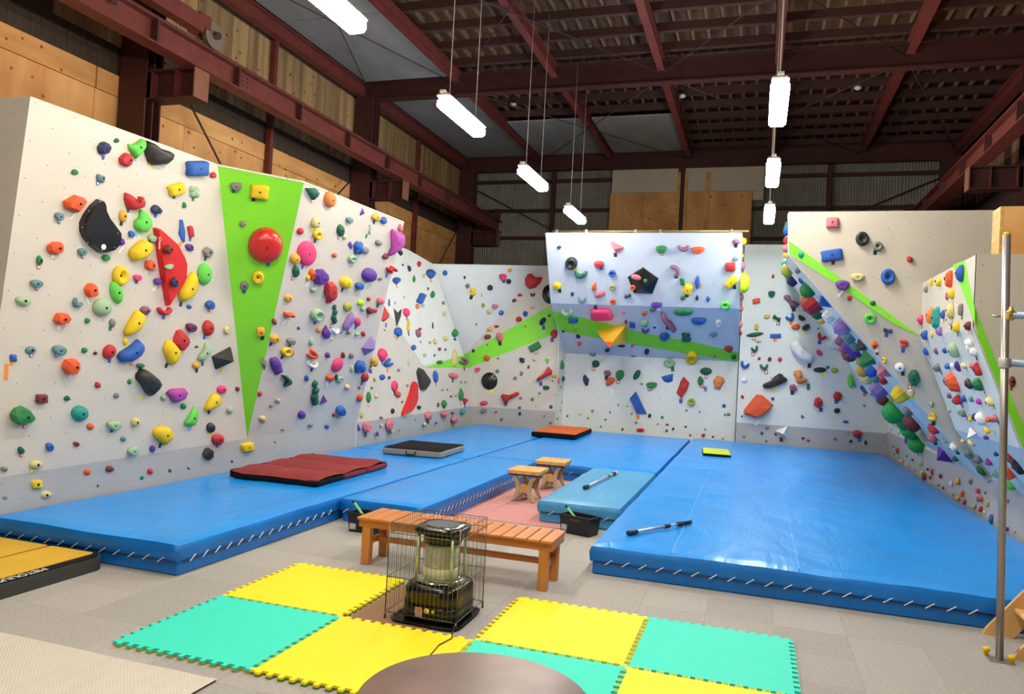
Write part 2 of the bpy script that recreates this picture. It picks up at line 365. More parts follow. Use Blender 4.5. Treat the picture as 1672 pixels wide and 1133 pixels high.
# ---- smoke detectors
for k, (u, v) in enumerate(((838, 173), (1114, 159), (1401, 146))):
    p = onz(u, v, 8.24)
    nm = ('above the hanging lamp by the back corner', 'at the middle of the roof beam', 'towards the dark side wall')[k]
    t = thing('smoke_detector', (p.x, p.y, 8.3), 'small round white smoke detector on the roof, '+nm, 'detector')
    MB().lathe([(.055, -.06), (.075, -.045), (.08, 0)], 14).build('housing', M_white, t); MB().lathe([(.025, -.075), (.04, -.06)], 10).build('sensor_cap', M_white, t)
# ---- hanging fluorescent lamps, the light of the hall
M_lampbody = mat('lamp_body', (225, 222, 212), .5)
M_cable = mat('lamp_cable', (190, 176, 160), .6)
def lampglass(nm, col):
    return mat('lamp_glass_'+nm, (255, 255, 255), .4, emit=(col, LAMP_POWER*{'w': 1., 'n': 1., 'c': 1.2}[nm[0]]))
LG = {'w': lampglass('warm', WARM), 'n': lampglass('neutral', NEUTRAL), 'c': lampglass('cool', COOL)}
lens_me = {}
body = MB().box(-.09, .09, -.66, .66, .02, .07, ch=.02).box(-.035, .035, -.68, -.62, .07, .1).box(-.035, .035, .62, .68, .07, .1)
for (x, y, c, lb) in [(-.08, 1.98, 'w', 'first of the row beside the crane girder'), (-.08, 5.3, 'w', 'second of the row beside the crane girder'), (-.08, 8.58, 'w', 'third of the row beside the crane girder'), (-.08, 11.72, 'n', 'last of the row beside the crane girder'),
        (3.79, 5.4, 'n', 'first over the widest blue mat'), (3.79, 8.6, 'n', 'second over the widest blue mat'), (3.79, 11.8, 'c', 'last over the widest blue mat'),
        (3.79, 1.98, 'n', 'over the bench and heater'), (-.08, -1.3, 'w', 'over the beige rug'), (3.79, -1.3, 'n', 'over the round table'), (-.08, -4.5, 'w', 'by the entrance over bare carpet'), (3.79, -4.5, 'n', 'behind the round table over bare carpet')]:
    t = thing('hanging_lamp', (x, y, 5.0), 'bright tube lamp on two wires, '+lb, 'lamp', 'hanging tube lamps in two rows')
    body.build('lamp_body', M_lampbody, t)
    if c not in lens_me:
        b = MB().box(-.1, .1, -.625, .625, -.1, .019, ch=.03)
        lens_me[c] = b.build('lamp_cover', LG[c], t).data
    else: link('lamp_cover', lens_me[c], None, t)
    for yy in (-.45, .45): MB().tube((0, yy, .07), (0, yy, 3.02), .006, 5).build('suspension_wire', M_cable, t)
# ================================================================ CLIMBING WALLS
M_wall = wallmat('wall_paint_warm_white', (208, 200, 186))
M_wall2 = wallmat('wall_paint_white', (222, 224, 216))
M_beige = wallmat('wall_paint_beige', (204, 194, 174))
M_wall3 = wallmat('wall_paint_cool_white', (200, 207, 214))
M_grey = wallmat('wall_paint_grey', (176, 174, 170))
M_gwall = wallmat('wall_paint_green', (132, 224, 46))
M_frame = mat('wall_frame_timber', (190, 150, 100), .7, noise=.2)
V = Vector
def frame_from(n):
    n = n.normalized(); up = V((0, 0, 1))-n*n.z
    if up.length < .1: up = V((0, 1, 0))-n*n.y
    up.normalize(); return up.cross(n), up, n
W = {}
def plane(key, p0, p1, p2, toward=None, off=0.):
    p0, p1, p2 = V(p0), V(p1), V(p2); n = (p1-p0).cross(p2-p0).normalized()
    if n.dot((toward or INSIDE)-p0) < 0: n = -n
    ex, ey, n = frame_from(n); W[key] = dict(a=p0+n*off, n=n, ex=ex, ey=ey)
def P(key, *uvs): return [onp(u, v, W[key]['a'], W[key]['n']) for u, v in uvs]
MT = .27
# --- A and B: long leaning wall, green wedge between
apex = V((-2.73, 4.83, .64))
plane('A', (-2.72, 1.14, .58), apex, (-2.38, 1.14, 3.93))
b2 = onz(497, 296, 3.93)
plane('B', apex, (-2.76, 7.8, .66), b2)
a2 = P('A', (355, 268))[0]
b3 = P('B', (660, 362))[0]
plane('AG', a2, b2, apex)
t = thing('climbing_wall', (-2.75, 4.5, 0), 'tall warm white climbing wall with a bright green wedge panel and grey kickboard', 'climbing wall'); LW = t
panel('wall_panel', [(-2.72, 1.14, .58), apex, a2, (-2.38, 1.14, 3.93)], M_wall, t)
panel('wall_panel', [apex, (-2.76, 7.8, .66), b3, b2], M_wall, t)
panel('green_wedge_panel', [a2, b2, apex], M_gwall, t)
panel('kickboard', [(-2.72, 1.14, 0), (-2.76, 7.8, 0), (-2.76, 7.8, .66), apex, (-2.72, 1.14, .58)], M_grey, t)
panel('end_panel', [(-2.72, 1.14, 0), (-2.72, 1.14, .58), (-2.38, 1.14, 3.93), (-4.6, 1.14, 3.93), (-4.6, 1.14, 0)], M_wall, t, toward=V((-3, -5, 2)))
panel('side_panel', [(-2.76, 7.8, 0), (-2.76, 7.8, .66), b3, (-4.2, b3.y, 3.9), (-4.2, 7.8, 0)], M_wall2, t, toward=V((-3, 12, 2)), thick=.02)
panel('top_board', [(-2.38, 1.14, 3.93), a2, b2, b3, (-4.2, b3.y, 3.93), (-4.2, 1.14, 3.93)], M_wall, t, toward=V((0, 3, 9)), thick=.02)
# --- C, D, E: far part of the long wall and the back corner
c65 = V((-3.02, 14.0, .66)); cgb = ony(766, 600, 14.02)
plane('C', (-2.76, 7.5, .66), c65, cgb)
plane('E', c65, (-.95, 14.42, .66), cgb)
cA, cB = P('C', (691, 597), (629, 500)); cL = P('C', (596, 450))[0]
corner = P('C', (757, 580))[0]; cornerE = P('E', (757, 580))[0]
def solve_x(key, y, z):
    a, n = W[key]['a'], W[key]['n']; return V((a.x-((y-a.y)*n.y+(z-a.z)*n.z)/n.x, y, z))
etop = onx(707, 431, corner.x-.55); eright = P('E', (893, 434))[0]
plane('D2', cA, corner, etop); dtop = P('D2', (669, 409))[0]
plane('D1', cA, cB, dtop); dtop0 = P('D1', (612, 385))[0]; plane('EU', cornerE, eright, etop)
t = thing('climbing_wall', (-3.0, 12.5, 0), 'faceted white corner climbing wall with a rising green stripe and a red blade volume', 'climbing wall'); CW = t
cor0 = V((-3.02, 14.0, 0))
panel('wall_panel', [(-2.76, 7.5, .66), c65, cgb, corner, cA, cB, cL, solve_x('C', 7.5, 2.7)], M_wall, t)
panel('kickboard', [(-2.76, 7.5, 0), cor0, c65, (-2.76, 7.5, .66)], M_grey, t)
panel('wall_panel', [cA, cB, cL, dtop0, dtop], M_wall2, t)
panel('wall_panel', [cA, dtop, etop, corner], M_wall2, t)
panel('wall_panel', [cornerE, etop, eright], M_wall2, t)
er0, er1, er2 = V((-.95, 14.42, .66)), P('E', (912, 542))[0], P('E', (898, 499))[0]
etr = P('E', (915, 432))[0]
panel('wall_panel', [c65, er0, etr, eright, cornerE, cgb], M_wall, t)
panel('kickboard', [cor0, (-.95, 14.42, 0), er0, c65], M_grey, t)
panel('green_stripe', [P('C', (694, 600))[0], cgb, corner], M_gwall, t, thick=.002, proud=.004)
panel('green_stripe', [cgb, er1, er2, cornerE], M_gwall, t, thick=.002, proud=.004)
# --- G: free standing overhang in the middle
gx0, gx1 = -.98, 3.28
prof = [(14.93, 0), (14.93, 2.11), (13.45, 3.25), (12.67, 4.77)]
t = thing('climbing_wall', (1.15, 14.0, 0), 'white overhanging climbing wall with a shaded underside and a black pentagon volume', 'climbing wall'); GW = t
for k, (nm, m) in enumerate((('wall_panel', M_wall2), ('underside_panel', M_wall3), ('top_panel', M_wall3))):
    (y0, z0), (y1, z1) = prof[k], prof[k+1]
    panel(nm, [(gx0, y0, z0), (gx1, y0, z0), (gx1, y1, z1), (gx0, y1, z1)], m, t)
plane('GL', (gx0, 14.93, 0), (gx1, 14.93, 0), (gx0, 14.93, 2)); plane('GU', (gx0, 14.93, 2.11), (gx1, 14.93, 2.11), (gx0, 13.45, 3.25)); plane('GT', (gx0, 13.45, 3.25), (gx1, 13.45, 3.25), (gx0, 12.67, 4.77))
side = [(14.9, 2.15), (13.45, 3.27), (12.69, 4.75), (14.9, 4.75)]
panel('side_panel', [(gx1, y, z) for y, z in side]+[(gx1, 15.2, 4.75), (gx1, 15.2, .05), (gx1, 14.95, .05)], M_wall2, t, toward=V((20, 13, 3)), thick=.02, proud=-.001)
panel('side_panel', [(gx0, y, z) for y, z in side], M_wall2, t, toward=V((-20, 13, 3)), thick=.02, proud=-.001)
panel('top_board', [(gx0, 12.7, 4.76), (gx1, 12.7, 4.76), (gx1, 14.9, 4.76), (gx0, 14.9, 4.76)], M_frame, t, toward=V((1, 13, 9)), thick=.01)
panel('return_panel', [(-.95, 14.42, 0), (-.93, 14.93, 0), (-.93, 14.93, 2.11), (-.97, 14.35, 2.56)], M_wall2, t, toward=V((5, 10, 1)), thick=.02)
panel('green_stripe', P('GU', (902, 508), (964, 521), (1050, 543.5), (1129, 558), (1205, 575), (1203, 591), (1120, 577), (1050, 565), (976, 552), (914, 540)), M_gwall, t, thick=.002, proud=.004)
plane('GS', (-.95, 14.42, 0), (-.93, 14.93, 0), (-.93, 14.93, 2.11))
# --- H: back wall right of the overhang
plane('H', (3.3, 14.65, 0), (6.5, 14.65, 0), (3.3, 14.65, 2))
t = thing('climbing_wall', (4.9, 14.65, 0), 'upright white climbing wall with a big orange rock hold beside the overhang', 'climbing wall'); HW = t
panel('wall_panel', [(3.3, 14.65, .7), (6.5, 14.65, .7), (6.5, 14.65, 4.85), (3.3, 14.65, 4.85)], M_wall2, t)
panel('kickboard', [(3.3, 14.65, 0), (6.5, 14.65, 0), (6.5, 14.65, .7), (3.3, 14.65, .7)], M_grey, t)
# --- I: steep prism running along the right side, beige end facing the hall
t = thing('climbing_wall', (6.4, 10, 0), 'steep overhanging climbing wall with a beige end panel and diagonal green stripe', 'climbing wall'); IW_ = t
i_tl, i_bl = ony(1288, 346, 6.5), ony(1288, 416, 6.5)
i_jl = ony(1506, 552, 6.5); i_base = onx(1621, 792, 6.4)
plane('IU', i_tl, i_bl, (7, 6.5, 2), toward=V((5, 0, 2)))
plane('IW', i_bl, i_jl, V((6.42, 6.85, .70)), toward=V((5, 0, 2)))
plane('IS', (4.01, 6.5, 3.4), (6.42, 6.85, .70), (6.49, 14.65, .94), toward=V((3, 10, .5)))
plane('IL', (4.0, 6.5, 3.4), (4.17, 14.65, 4.3), (4.0, 6.5, 3.95), toward=V((0, 10, 4)))
panel('end_panel', [i_tl, (7.9, 6.5, i_tl.z), (7.9, 6.5, 1.6), (6.3, 6.5, 1.6), i_jl, i_bl], M_beige, t, toward=V((5, 0, 2)), proud=.004)
panel('end_panel', [i_bl, i_jl, P('IW', (1600, 640))[0], P('IW', (1650, 760))[0], (6.42, 6.85, .70)], M_beige, t, toward=V((5, 0, 2)))
panel('green_stripe', P('IU', (1288, 393), (1506, 551), (1453, 525), (1363, 462), (1288, 414)), M_gwall, t, thick=.002, proud=.008, toward=V((5, 0, 2)))
panel('underside_panel', [(4.01, 6.5, 3.4), (6.42, 6.85, .70), (6.49, 14.64, .94)], M_wall2, t, toward=V((3, 10, .5))); panel('underside_panel', [(4.01, 6.5, 3.4), (6.49, 14.64, .94), (4.17, 14.64, 4.22)], M_wall2, t, toward=V((3, 10, .5)))
panel('side_panel', [(4.0, 6.5, 3.4), (4.17, 14.64, 4.22), (4.2, 14.64, 4.84), i_tl], M_wall2, t, toward=V((0, 10, 4)))
panel('top_board', [i_tl, (7.9, 6.5, i_tl.z), (7.9, 14.6, 4.8), (4.2, 14.64, 4.84)], M_frame, t, toward=V((5, 10, 9)), thick=.02)
plane('K', (6.44, 4.1, 0), (6.44, 14.6, 0), (6.44, 4.1, .7), toward=V((2, 8, 1)))
panel('kickboard', [(6.44, 4.1, 0), (6.47, 14.64, 0), (6.47, 14.64, .75), (6.44, 4.1, .75)], M_grey, t)
panel('wall_panel', [(6.44, 6.6, .75), (6.47, 14.64, .75), (6.49, 14.64, 1.0), (6.46, 6.6, .76)], M_wall2, t)
# --- J: short wall by the steel pole
t = thing('climbing_wall', (6.3, 5.3, 0), 'short hold-packed climbing wall with a green stripe behind the steel pole', 'climbing wall'); JW = t
j0, j1 = 4.12, 6.48
plane('JU', (5.55, j0, 2.4), (5.55, j1, 2.4), (5.55, j0, 3.07), toward=V((2, 3, 2))); plane('JA', (5.55, j0, 2.4), (5.55, j1, 2.4), (5.97, j0, 1.33), toward=V((2, 3, 1))); plane('JB', (5.97, j0, 1.33), (5.97, j1, 1.33), (6.42, j0, .75), toward=V((2, 3, 0)))
plane('JE', (5.55, j0, 2.4), (7, j0, 2.4), (6, j0, 1), toward=V((5, -2, 2)))
panel('wall_panel', [(5.55, j0, 2.4), (5.55, j1, 2.4), (5.55, j1, 3.07), (5.55, j0, 3.07)], M_wall, t)
panel('underside_panel', [(5.55, j0, 2.4), (5.55, j1, 2.4), (5.97, j1, 1.33), (5.97, j0, 1.33)], M_wall2, t)
panel('underside_panel', [(5.97, j0, 1.33), (5.97, j1, 1.33), (6.42, j1, .75), (6.42, j0, .75)], M_wall2, t)
panel('end_panel', [(5.55, j0, 3.07), (5.55, j0, 2.4), (5.97, j0, 1.33), (6.44, j0, .75), (6.44, j0, 0), (7.9, j0, 0), (7.9, j0, 3.07)], M_beige, t, toward=V((5, -2, 2)), thick=.03, proud=.004)
panel('green_stripe', P('JU', (1556, 433), (1575, 425), (1592, 504), (1592, 528)), M_gwall, t, thick=.002, proud=.004, toward=V((2, 3, 2)))
panel('green_stripe', P('JE', (1594, 508), (1632, 604), (1672, 697), (1690, 735), (1690, 775), (1672, 735), (1633, 640), (1595, 545)), M_gwall, t, thick=.002, proud=.008, toward=V((5, -2, 2)))
plane('AK', W['A']['a'], W['A']['a']+W['A']['ex'], W['A']['a']+W['A']['ey'], off=.1)
plane('GP', W['GT']['a'], W['GT']['a']+W['GT']['ex'], W['GT']['a']+W['GT']['ey'], off=.16)

# ================================================================ HOLDS
PAL = dict(r=(196, 38, 40), o=(232, 84, 34), O=(238, 130, 62), y=(244, 204, 20), g=(34, 128, 62), l=(98, 214, 74), t=(26, 150, 136), e=(18, 92, 66), b=(34, 88, 176), n=(34, 44, 84), c=(92, 138, 142),
           p=(92, 48, 150), v=(142, 112, 178), m=(178, 62, 158), k=(238, 56, 110), s=(220, 112, 124), w=(240, 240, 236), x=(26, 25, 25), a=(128, 126, 120), d=(120, 44, 42), u=(222, 204, 132), i=(160, 196, 154),
           f=(206, 236, 20), h=(232, 172, 48), j=(168, 176, 56), z=(142, 86, 112), q=(96, 26, 70), E=(34, 168, 70))
CNAME = dict(r='red', o='red-orange', O='light orange', y='yellow', g='green', l='lime green', t='teal', e='dark green', b='blue', n='navy', c='grey-teal', p='purple', v='lilac', m='magenta', k='hot pink', s='salmon pink', w='white', x='black', a='grey', d='maroon', u='cream', i='pale green', f='fluorescent yellow', h='mustard', j='olive', z='dusty mauve', q='plum', E='bright green')
def hmat(c): return mat('hold_'+c, PAL[c], .6 if c != 'x' else .42, noise=.22, nscale=5, bump=.12, bscale=60, rgb2=tuple(min(255, int(x*.82+24)) for x in PAL[c]) if c != 'x' else (60, 58, 56), spec=.35)
SHN = dict(B='lumpy', J='lipped jug', R='round pocket', S='rounded', L='long smooth', K='craggy', C='crescent', D='two-lobed', G='knobbly', W='blocky', T='teardrop', P='faceted pyramid', Q='tiny', V='flat volume', Z='shaped')
def unit(shape, rnd):
    c = lambda n, ry=1.: [(.5*math.cos(2*math.pi*i/n), .5*ry*math.sin(2*math.pi*i/n)) for i in range(n)]
    if shape in 'SLR': return c(16)
    if shape == 'B' or shape == 'Q':
        a1, a2, f1, f2 = rnd.uniform(.05, .13), rnd.uniform(.03, .09), rnd.uniform(0, 6), rnd.uniform(0, 6); n = 13 if shape == 'B' else 9
        return [((.47+a1*.5*math.cos(2*t+f1)+a2*.5*math.cos(3*t+f2))*math.cos(t), (.47+a1*.5*math.cos(2*t+f1)+a2*.5*math.cos(3*t+f2))*math.sin(t)) for t in [2*math.pi*i/n for i in range(n)]]
    if shape == 'K': n = 9; return [(rnd.uniform(.43, .54)*math.cos(t), rnd.uniform(.43, .54)*math.sin(t)) for t in [2*math.pi*(i+rnd.uniform(-.25, .25))/n for i in range(n)]]
    if shape == 'J': return [(x, (y*1.25 if y < 0 else y*.55)+.17) for x, y in c(15)]
    if shape == 'T':
        return [(x*(1 if y < 0 else max(.12, 1-1.55*y)), y) for x, y in c(15)]
    if shape == 'W': return [(-.5, -.4), (-.42, -.5), (.42, -.5), (.5, -.38), (.47, 0), (.5, .4), (.4, .5), (-.4, .48), (-.5, .38), (-.46, 0)]
    if shape == 'P': return rnd.choice(([(-.5, .1), (0, .5), (.5, .05), (.1, -.5)], [(-.5, .45), (.5, .3), (-.05, -.5)], [(-.45, -.4), (.5, -.1), (.1, .5)]))
    return c(14)
PROFILES = dict(S=([(1, 0), (1, .25), (.9, .58), (.66, .87), (.34, .98)], 1.), B=([(1, 0), (1, .35), (.84, .75), (.5, .97)], 1.), L=([(1, 0), (1, .3), (.82, .75), (.45, .98)], 1.), Q=([(1, 0), (.92, .6), (.5, .95)], 1.), K=([(1, 0), (.98, .35), (.75, .85)], 1.),
                R=([(1, 0), (1, .5), (.82, 1.), (.5, .95), (.34, .5)], .42), J=([(1, 0), (1.02, .45), (.86, .95), (.5, 1.)], .8), T=([(1, 0), (.96, .4), (.7, .85), (.35, 1.)], 1.), W=([(1, 0), (1, .3), (.97, .62), (.88, .9), (.7, 1.)], .97), P=([(1, 0), (.95, .12)], 1.), V=([(1, 0), (.97, .7), (.93, 1.)], 1.), Z=([(1, 0), (.99, .4), (.84, .82), (.55, 1.)], 1.))
DEPTH = dict(S=.42, B=.5, L=.5, Q=.55, K=.55, R=.45, J=.55, T=.55, W=.5, P=.6, V=.22, Z=.42, C=.5, D=.5, G=.5)
FLAT = set('KPV')
HOLDS = []          # dicts
def dome(pts, prof, apex_h, p, shift=(0, 0), rnd=None, rough=0.):
    n = len(pts); vs = []; fs = []
    for k, (s, h) in enumerate(prof):
        for x, y in pts:
            q = 1+(rnd.uniform(-rough, rough) if rough and k else 0)
            vs.append((x*s*q+shift[0]*h, y*s*q+shift[1]*h, h*p*(q if rough else 1)))
    vs.append((shift[0], shift[1], apex_h*p)); vs.append((0, 0, 0))
    for k in range(len(prof)-1):
        for i in range(n): fs.append((k*n+i, k*n+(i+1) % n, (k+1)*n+(i+1) % n, (k+1)*n+i))
    k = len(prof)-1; a = len(vs)-2
    for i in range(n): fs.append((k*n+i, k*n+(i+1) % n, a)); fs.append((i, a+1, (i+1) % n))
    return vs, fs
def lump(cx, cy, r, p, n=9):
    pts = [(r*math.cos(2*math.pi*i/n), r*math.sin(2*math.pi*i/n)) for i in range(n)]
    vs, fs = dome(pts, [(1, 0), (.97, .3), (.75, .75), (.4, .97)], 1., p)
    return [(x+cx, y+cy, z) for x, y, z in vs], fs
def add_hold(wall, col, shape, px=None, box=None, rot=0., depth=None, y=None, big=False, word=None, name=None):
    """px: traced outline in photo pixels, or box: (u, v, w, h) of a stock shape; both land on the plane of their wall"""
    rnd = random.Random(int((box[0] if box else px[0][0])*97+(box[1] if box else px[0][1])*31))
    wl_ = W[wall]; a, n, ex, ey = wl_['a'], wl_['n'], wl_['ex'], wl_['ey']
    if px:
        us = [q[0] for q in px]; vs_ = [q[1] for q in px]; u, v = (max(us)+min(us))/2, (max(vs_)+min(vs_))/2; w_, h_ = max(us)-min(us), max(vs_)-min(vs_)
    else: u, v, w_, h_ = box
    d = ray(u, v); base = onp(u, v, a, n) if y is None else ony(u, v, y)
    if wall == 'IS' and not 6.75 < base.y < 14.5:
        base = ony(u, v, min(14.45, max(6.8, base.y))); base -= n*((base-a).dot(n))
    elif y is not None: base -= n*((base-a).dot(n))
    dist = (base-CAM).dot(_fw); mpp = dist/F_PX
    k = abs(d.normalized().dot(n)); p = (depth if depth else DEPTH[shape])*min(w_, h_)*mpp
    if not big: p = min(p, .3)
    graze = k < .3 or wall in ('IS', 'IL')
    cr, sr = math.cos(math.radians(rot)), math.sin(math.radians(rot))
    def tolocal(pl):
        out = []
        if graze:
            for du, dv in pl: out.append((du*mpp, -dv*mpp))
            return out, base
        off = .35*p; pts = [onp(u+du, v+dv, a+n*off, n) for du, dv in pl]
        lo = [((q-base-n*off).dot(ex), (q-base-n*off).dot(ey)) for q in pts]
        cx_, cy_ = sum(q[0] for q in lo)/len(lo), sum(q[1] for q in lo)/len(lo)
        return [(q[0]-cx_, q[1]-cy_) for q in lo], base+ex*cx_+ey*cy_
    def img(pl): return [((x*w_*cr-y_*h_*sr), -(x*w_*sr+y_*h_*cr)) for x, y_ in pl]
    if graze: p = .62*min(w_, h_)*mpp
    if wall == 'IS': w_, h_, p = w_*1.5, h_*1.5, p*1.6
    smooth = shape not in FLAT
    if shape in 'CD' and not px:
        if shape == 'C': cl = [(.38*math.cos(t), .62*math.sin(t)+.34, .15+.06*math.sin(-t)) for t in [math.pi*1.02+math.pi*.96*i/8 for i in range(9)]]
        else: cl = [(-.36, .06, .2), (-.28, .05, .27), (-.14, .01, .2), (.02, -.02, .16), (.16, -.02, .2), (.3, -.03, .28), (.38, -.03, .2)]
        sc = (.9*(w_*h_)**.5 if shape == 'C' else h_*1.1)
        L_, R_ = [], []
        for k_ in range(len(cl)):
            x0_, y0_, _ = cl[max(0, k_-1)]; x1_, y1_, _ = cl[min(len(cl)-1, k_+1)]; x_, y_, r_ = cl[k_]
            tx, ty = (x1_-x0_)*w_, (y1_-y0_)*h_; ln = math.hypot(tx, ty); nx_, ny_ = -ty/ln*r_*sc/w_, tx/ln*r_*sc/h_
            L_.append((x_+nx_, y_+ny_)); R_.append((x_-nx_, y_-ny_))
        K_ = len(cl); loc, org = tolocal(img(L_+R_+[(x, yy) for x, yy, r in cl])); vs, fs = [], []
        for k_ in range(K_):
            l_, r_, c_ = loc[k_], loc[K_+k_], loc[2*K_+k_]; e = .55 if k_ in (0, K_-1) else 1.; hgt = p*e*(1.6*cl[k_][2]/.25 if shape == 'D' else 1.)
            for f_, z_ in ((0, 0), (.03, .5), (.22, .88), (.5, 1), (.78, .88), (.97, .5), (1, 0)): vs.append((l_[0]+(r_[0]-l_[0])*f_, l_[1]+(r_[1]-l_[1])*f_, hgt*z_))
        for k_ in range(K_-1):
            for q_ in range(6): fs.append((7*k_+q_, 7*k_+q_+1, 7*k_+q_+8, 7*k_+q_+7))
        fs.append(tuple(range(7))); fs.append(tuple(range(7*K_-1, 7*K_-8, -1)))
        p = max(z for _, _, z in vs)
    elif shape == 'G' and not px:
        cl = [(-.2, .22, .26), (.18, .2, .24), (.22, -.22, .26), (-.18, -.2, .25), (0, 0, .3)] if w_ > .75*h_ else [(0, .32, .2), (.05, .08, .24), (-.06, -.14, .26), (.02, -.32, .24)]
        loc, org = tolocal(img([(x, yy) for x, yy, r in cl])); sc = min(w_, h_)*mpp if shape != 'C' else .8*max(w_, h_)*mpp
        lw_ = (max(q[0] for q in loc)-min(q[0] for q in loc)); lh_ = (max(q[1] for q in loc)-min(q[1] for q in loc))
        sc = .5*(lw_/.4+lh_/.44) if w_ > .75*h_ else lh_/.64*.62
        vs, fs = [], []
        for (x, yy), (_, _, r) in zip(loc, cl):
            lv, lf = lump(x, yy, r*sc*(1 if shape != 'D' else .95), (r*sc)*1.05, 9); q = len(vs); vs += lv; fs += [tuple(i+q for i in f) for f in lf]
        p = max(z for _, _, z in vs)
    else:
        pl = [(q[0]-u, q[1]-v) for q in px] if px else img(unit(shape, rnd))
        loc, org = tolocal(pl); pr, ah = PROFILES[shape]
        area = sum(loc[i][0]*loc[(i+1) % len(loc)][1]-loc[(i+1) % len(loc)][0]*loc[i][1] for i in range(len(loc)))
        if area < 0: loc = loc[::-1]
        hh = max(q[1] for q in loc)-min(q[1] for q in loc); ww = max(q[0] for q in loc)-min(q[0] for q in loc)
        sh = (0, -.16*hh) if shape == 'J' else ((rnd.uniform(-.12, .12)*ww, rnd.uniform(-.15, .05)*hh) if shape in 'BKTP' else (0, 0))
        vs, fs = dome(loc, pr, ah, p, sh, rnd, .07 if shape == 'K' else 0.)
    H = dict(wall=wall, col=col, shape=shape, vs=vs, fs=fs, org=org, ex=ex, ey=ey, n=n, area=w_*h_, size=min(w_, h_), dim=max(w_, h_)*mpp, p=p, smooth=smooth, u=u, v=v, w=w_, h=h_, word=word, name=name, mpp=mpp)
    HOLDS.append(H); return H
def block(x0, y0, x1, zw, rows, wall=None):
    """rows read off an enlarged view of the photo that starts at (x0, y0); zw = its width in enlarged pixels"""
    s = (x1-x0)/zw; cur = wall
    for row in rows.replace('\n', ';').split(';'):
        q = row.split()
        if not q: continue
        if q[0].startswith('@'): cur = q[0][1:]; q = q[1:]
        if not q: continue
        if q[0] == 'X':       # X col shape[depth] x,y x,y ...
            sh = q[2][0]; dp = float(q[2][1:]) if len(q[2]) > 1 else None
            add_hold(cur, q[1], sh, px=[(x0+float(c.split(',')[0])*s, y0+float(c.split(',')[1])*s) for c in q[3:]], depth=dp)
        else:
            x, y, ww, hh = (float(c)*s for c in q[:4]); sh = q[5][0]; dp = float(q[5][1:]) if len(q[5]) > 1 else None
            add_hold(cur, q[4], sh, box=(x0+x, y0+y, ww, hh), rot=float(q[6]) if len(q) > 6 else 0., depth=dp)
# ---- A: the wall before the green wedge
block(0, 140, 200, 1133, '''967 580 120 130 n K;1080 507 45 40 e B;697 797 65 55 g B;938 855 95 75 c T -60''', 'A')
block(90, 280, 250, 1133, '''X o K 118,345 180,310 250,270 345,300 362,340 310,420 265,478 210,450 130,425
50 515 95 95 c J;X r Z 820,245 870,330 915,310 950,340 975,355 980,290 1010,290 1035,360 1020,415 930,445 850,430 815,330
788 515 90 145 h L;X l Z 995,440 1050,470 1110,550 1110,640 1060,700 990,705 925,640 930,570 980,530;882 720 60 80 b J;765 815 85 90 p T -30
X y Z 1040,785 1110,830 1120,890 1060,985 920,1045 870,960 880,910 960,830;315 925 95 85 c J;590 995 85 70 g J''', 'A')
add_hold('A', 'x', 'V', px=[(90+x*.1412, 280+y*.1412) for x, y in [(500, 318), (530, 325), (550, 370), (558, 440), (600, 530), (690, 650), (738, 715), (742, 780), (720, 855), (665, 920), (590, 940), (500, 930), (400, 850), (330, 760), (300, 680), (300, 590), (340, 500), (420, 390)]], depth=.2, word='big glossy black crescent volume', name='wall_volume')
BLACK_CRESCENT = HOLDS[-1]
block(180, 220, 380, 1133, '''60 52 48 42 e B;X l Z 295,38 325,60 325,110 300,150 240,220 225,195 180,130 175,85 210,95 250,75;160 232 135 125 r K
X x Z 340,55 370,65 440,120 540,150 585,185 570,235 520,275 400,280 370,250 345,190 330,90;805 312 185 140 b W;955 372 55 62 r B;612 505 140 105 y W 15;785 530 90 100 i G;688 650 40 55 g B;430 690 105 85 n B
X b V 642,785 668,785 690,900 688,995 672,998 632,915 642,860;745 895 45 105 r W 10;738 1037 80 65 p T -40;905 1085 85 95 a K;390 955 70 65 i J''', 'A')
add_hold('A', 'r', 'V', px=[(252.4, 372), (257.7, 371.5), (286, 396.5), (298, 419), (302, 431), (301, 455), (273.5, 500), (271, 490), (259, 420)], depth=.22, word='tall red kite-shaped flat volume', name='wall_volume')
RED_KITE = HOLDS[-1]
block(180, 220, 380, 1133, '545 1060 85 90 d K', 'AK')
block(180, 420, 380, 1133, '''545 85 80 45 i J 15;600 225 65 100 n T''', 'AK')
block(180, 420, 380, 1133, '''375 72 105 100 o K;95 172 130 185 y R;252 185 72 58 k J;440 222 70 62 p J;60 325 100 215 l L 15;X y Z 770,130 800,170 802,290 760,360 690,410 650,395 638,320 690,240;877 157 115 200 l L;505 492 135 90 r C
730 457 45 38 b B;925 437 75 80 b J 30;325 495 85 85 z T 180;X y Z 255,488 310,525 318,580 250,690 160,730 138,690 170,620 230,520;22 608 60 78 a S;750 647 85 82 q J;910 655 95 145 r L;1080 672 50 70 u J;655 765 120 190 r K;140 775 45 75 y B
X y Z 530,770 570,775 640,860 645,910 590,995 550,990 500,850;X b Z 265,762 300,800 305,850 270,910 180,970 110,970 80,925 100,885 200,820;X i Z 890,790 930,850 920,900 850,965 815,940 830,900 870,850;800 1000 70 65 h B;800 828 38 22 e Q;285 1005 85 45 e T 180''', 'A')
add_hold('A', 'x', 'P', px=[(352, 583), (382, 567), (385, 580), (358, 604)], depth=.7)
block(0, 340, 200, 809, '''375 262 110 92 o K;263 345 42 68 g B;243 495 80 50 c J;155 610 95 65 i B;605 538 85 98 o K;512 625 65 65 c C -40;680 655 115 115 i S;413 730 105 90 o K;578 742 35 40 g Q;205 937 70 50 c S;393 935 85 65 c J;560 938 40 38 g Q;630 958 25 25 x Q;725 948 75 100 r L -25;92 990 52 50 b G;478 1045 125 120 o K''', 'A')
